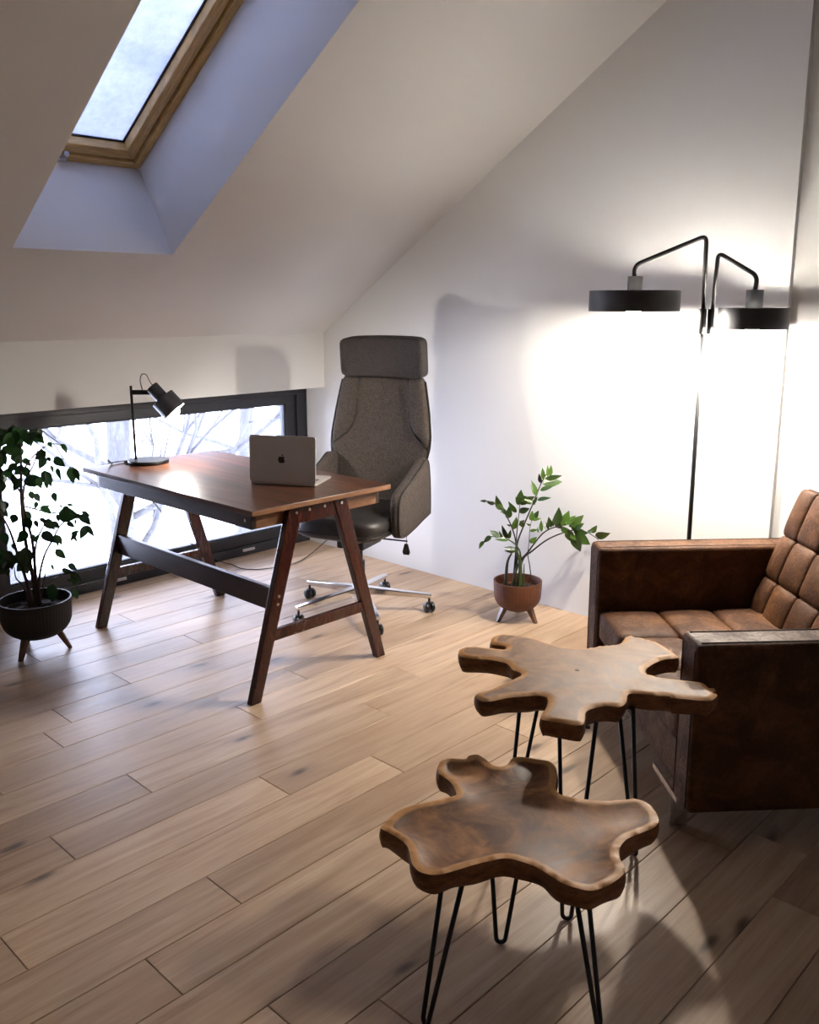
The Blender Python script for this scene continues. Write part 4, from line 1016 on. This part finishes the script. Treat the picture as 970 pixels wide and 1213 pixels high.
FL = [(330,140,405,225,1),(270,190,300,250),(320,170,352,242),(455,230,497,278,1),(590,245,636,325),(445,325,343,385,1),(430,370,385,472,1),(460,368,475,418,1),(515,382,602,452,1),(485,453,512,517),(545,478,572,572),(672,468,700,602,1),(708,480,752,592),(435,500,418,600,1),(450,510,487,640),(428,590,457,672),(360,570,390,662,1),(250,590,392,592,1),(240,600,340,640,1),
      (200,575,138,690),(290,700,312,772,1),(330,725,378,792,1),(510,713,530,792,1),(352,800,338,862,1),(388,845,478,905,1),(220,740,222,790),(235,890,275,1012,1),(250,950,280,1060,1),(152,922,118,1000,1),(560,905,722,932,1),(600,860,662,880,1),(550,920,562,985,1),(560,940,690,960,1),(640,1000,702,1037,1),(780,895,852,932),(765,925,850,1002,1),(828,1028,782,1140,1),(835,1030,887,1122),(720,970,726,1018),
      (420,975,512,1055,1),(330,980,362,1040,1),(742,1088,680,1165),(700,1130,737,1180),(400,1095,500,1175,1),(540,1120,592,1205),(245,1075,205,1172,1),(300,1110,330,1180,1),(500,990,560,1050,1),(380,960,440,1000),(700,930,780,950,1),(640,830,700,836),(570,840,605,855),(445,835,478,850)]
for l_ in FL:
    off = rf.uniform(-0.06, 0.06)
    put_leaf(fmesh_w if len(l_) > 4 else fmesh, fp(l_[0]/sc8, 495+l_[1]/sc8, off), fp(l_[2]/sc8, 495+l_[3]/sc8, off+rf.uniform(-0.02, 0.02)), fig, fb, rf.uniform(-0.4, 0.4), 1.1, 1.22)
FL2 = [(262,560,266,608),(258,628,297,667,1),(318,695,350,722,1),(285,720,332,738),(245,790,240,862,1),(340,812,358,852,1),(238,698,248,724),(60,600,72,630,1),(330,560,362,545),(350,740,340,790,1),(330,740,370,770,1),(180,560,165,590),(200,545,246,592,1),(120,560,80,592,1),(110,620,130,700,1),(60,660,110,690,1),(20,640,40,690,1),(90,680,120,720,1),(310,770,335,775)]
for l_ in FL2:
    off = rf.uniform(-0.06, 0.06)
    put_leaf(fmesh_w if len(l_) > 4 else fmesh, fp(l_[0]/3.915, 490+l_[1]/3.915, off), fp(l_[2]/3.915, 490+l_[3]/3.915, off), fig, fb, rf.uniform(-0.4, 0.4), 1.1, 1.22)
for k in range(130):
    u_ = rf.random()
    if u_ < 0.62: x, y = rf.uniform(-14, 29), 505+60*rf.random()**1.2
    elif u_ < 0.75: x, y = rf.uniform(8, 48), rf.uniform(503, 515)
    elif u_ < 0.9: x, y = rf.uniform(-16, 8), rf.uniform(560, 680)
    else: x, y = rf.uniform(0, 32), rf.uniform(652, 672)
    off = rf.uniform(-0.10, 0.10); a = rf.uniform(-0.9, 0.9); ln = rf.uniform(9, 15)
    put_leaf(fmesh_w, fp(x, y, off), fp(x+ln*math.sin(a), y+ln*math.cos(a), off+rf.uniform(-0.02, 0.02)), fig, fb, rf.uniform(-0.6, 0.6), 1.1, 1.15)

# ================================================================ OUTSIDE
st('ground', bx(-30, 40, WY+0.4, 60, -3.6, -3.5), M['snow'])
def tree(name, label, x, y, h, r0, lean, seed, z0=-3.5):
    rt = thing(name, label, 'tree', (x, y, z0), 0, 'snowy trees outside the window')
    rg = random.Random(seed)
    top = Vector((lean, 0, h))
    pts = [Vector((0, 0, 0)), Vector((lean*0.25, 0.1, h*0.33)), Vector((lean*0.6, 0, h*0.66)), top]
    sp_ = smooth_path(pts, 6)
    bm = bmesh.new(); tube(bm, sp_, r0, 12, r2=r0*0.35); obj('trunk', bm, M['frostbark'], rt, smooth=True)
    bm = bmesh.new()
    def br(p, d, ln, r_, lev):
        pp = [p]; q = p.copy(); dd = d.copy()
        for k in range(4):
            dd = (dd+Vector((rg.uniform(-.3, .3), rg.uniform(-.3, .3), rg.uniform(-.12, .25)))).normalized(); q = q+dd*ln/4; pp.append(q.copy())
        tube(bm, pp, r_, 5, r2=r_*0.4)
        if lev < 3:
            for k in range(4 if lev < 2 else 3):
                i = rg.randint(1, 4); nd = (dd+Vector((rg.uniform(-1, 1), rg.uniform(-1, 1), rg.uniform(-.6, .9)))).normalized()
                br(pp[i], nd, ln*rg.uniform(.45, .7), r_*0.5, lev+1)
    for k in range(16):
        i = rg.randint(4, len(sp_)-1); a = rg.uniform(0, 6.28)
        br(sp_[i], Vector((math.cos(a), math.sin(a)*0.7, rg.uniform(0.0, 0.8))).normalized(), h*rg.uniform(0.18, 0.32), r0*0.28, 0)
    o = obj('branches', bm, M['frostbark'], rt, smooth=True); o['kind'] = 'stuff'
tree('bare_tree', 'snowy bare tree with a thick upright trunk outside, seen between fig and desk lamp', 4.75, 9.0, 9.5, 0.17, 0.3, 1)
tree('bare_tree', 'snowy bare tree leaning left outside, its trunk seen above the fig leaves', 4.7, 11.0, 10, 0.16, -3.2, 2)
tree('bare_tree', 'snowy bare tree seen outside between the desk lamp and the laptop', 9.5, 13.5, 11, 0.16, 1.5, 3)
tree('bare_tree', 'distant snowy bare tree seen outside just above the laptop lid', 12.5, 15.0, 12, 0.2, -1.2, 4)
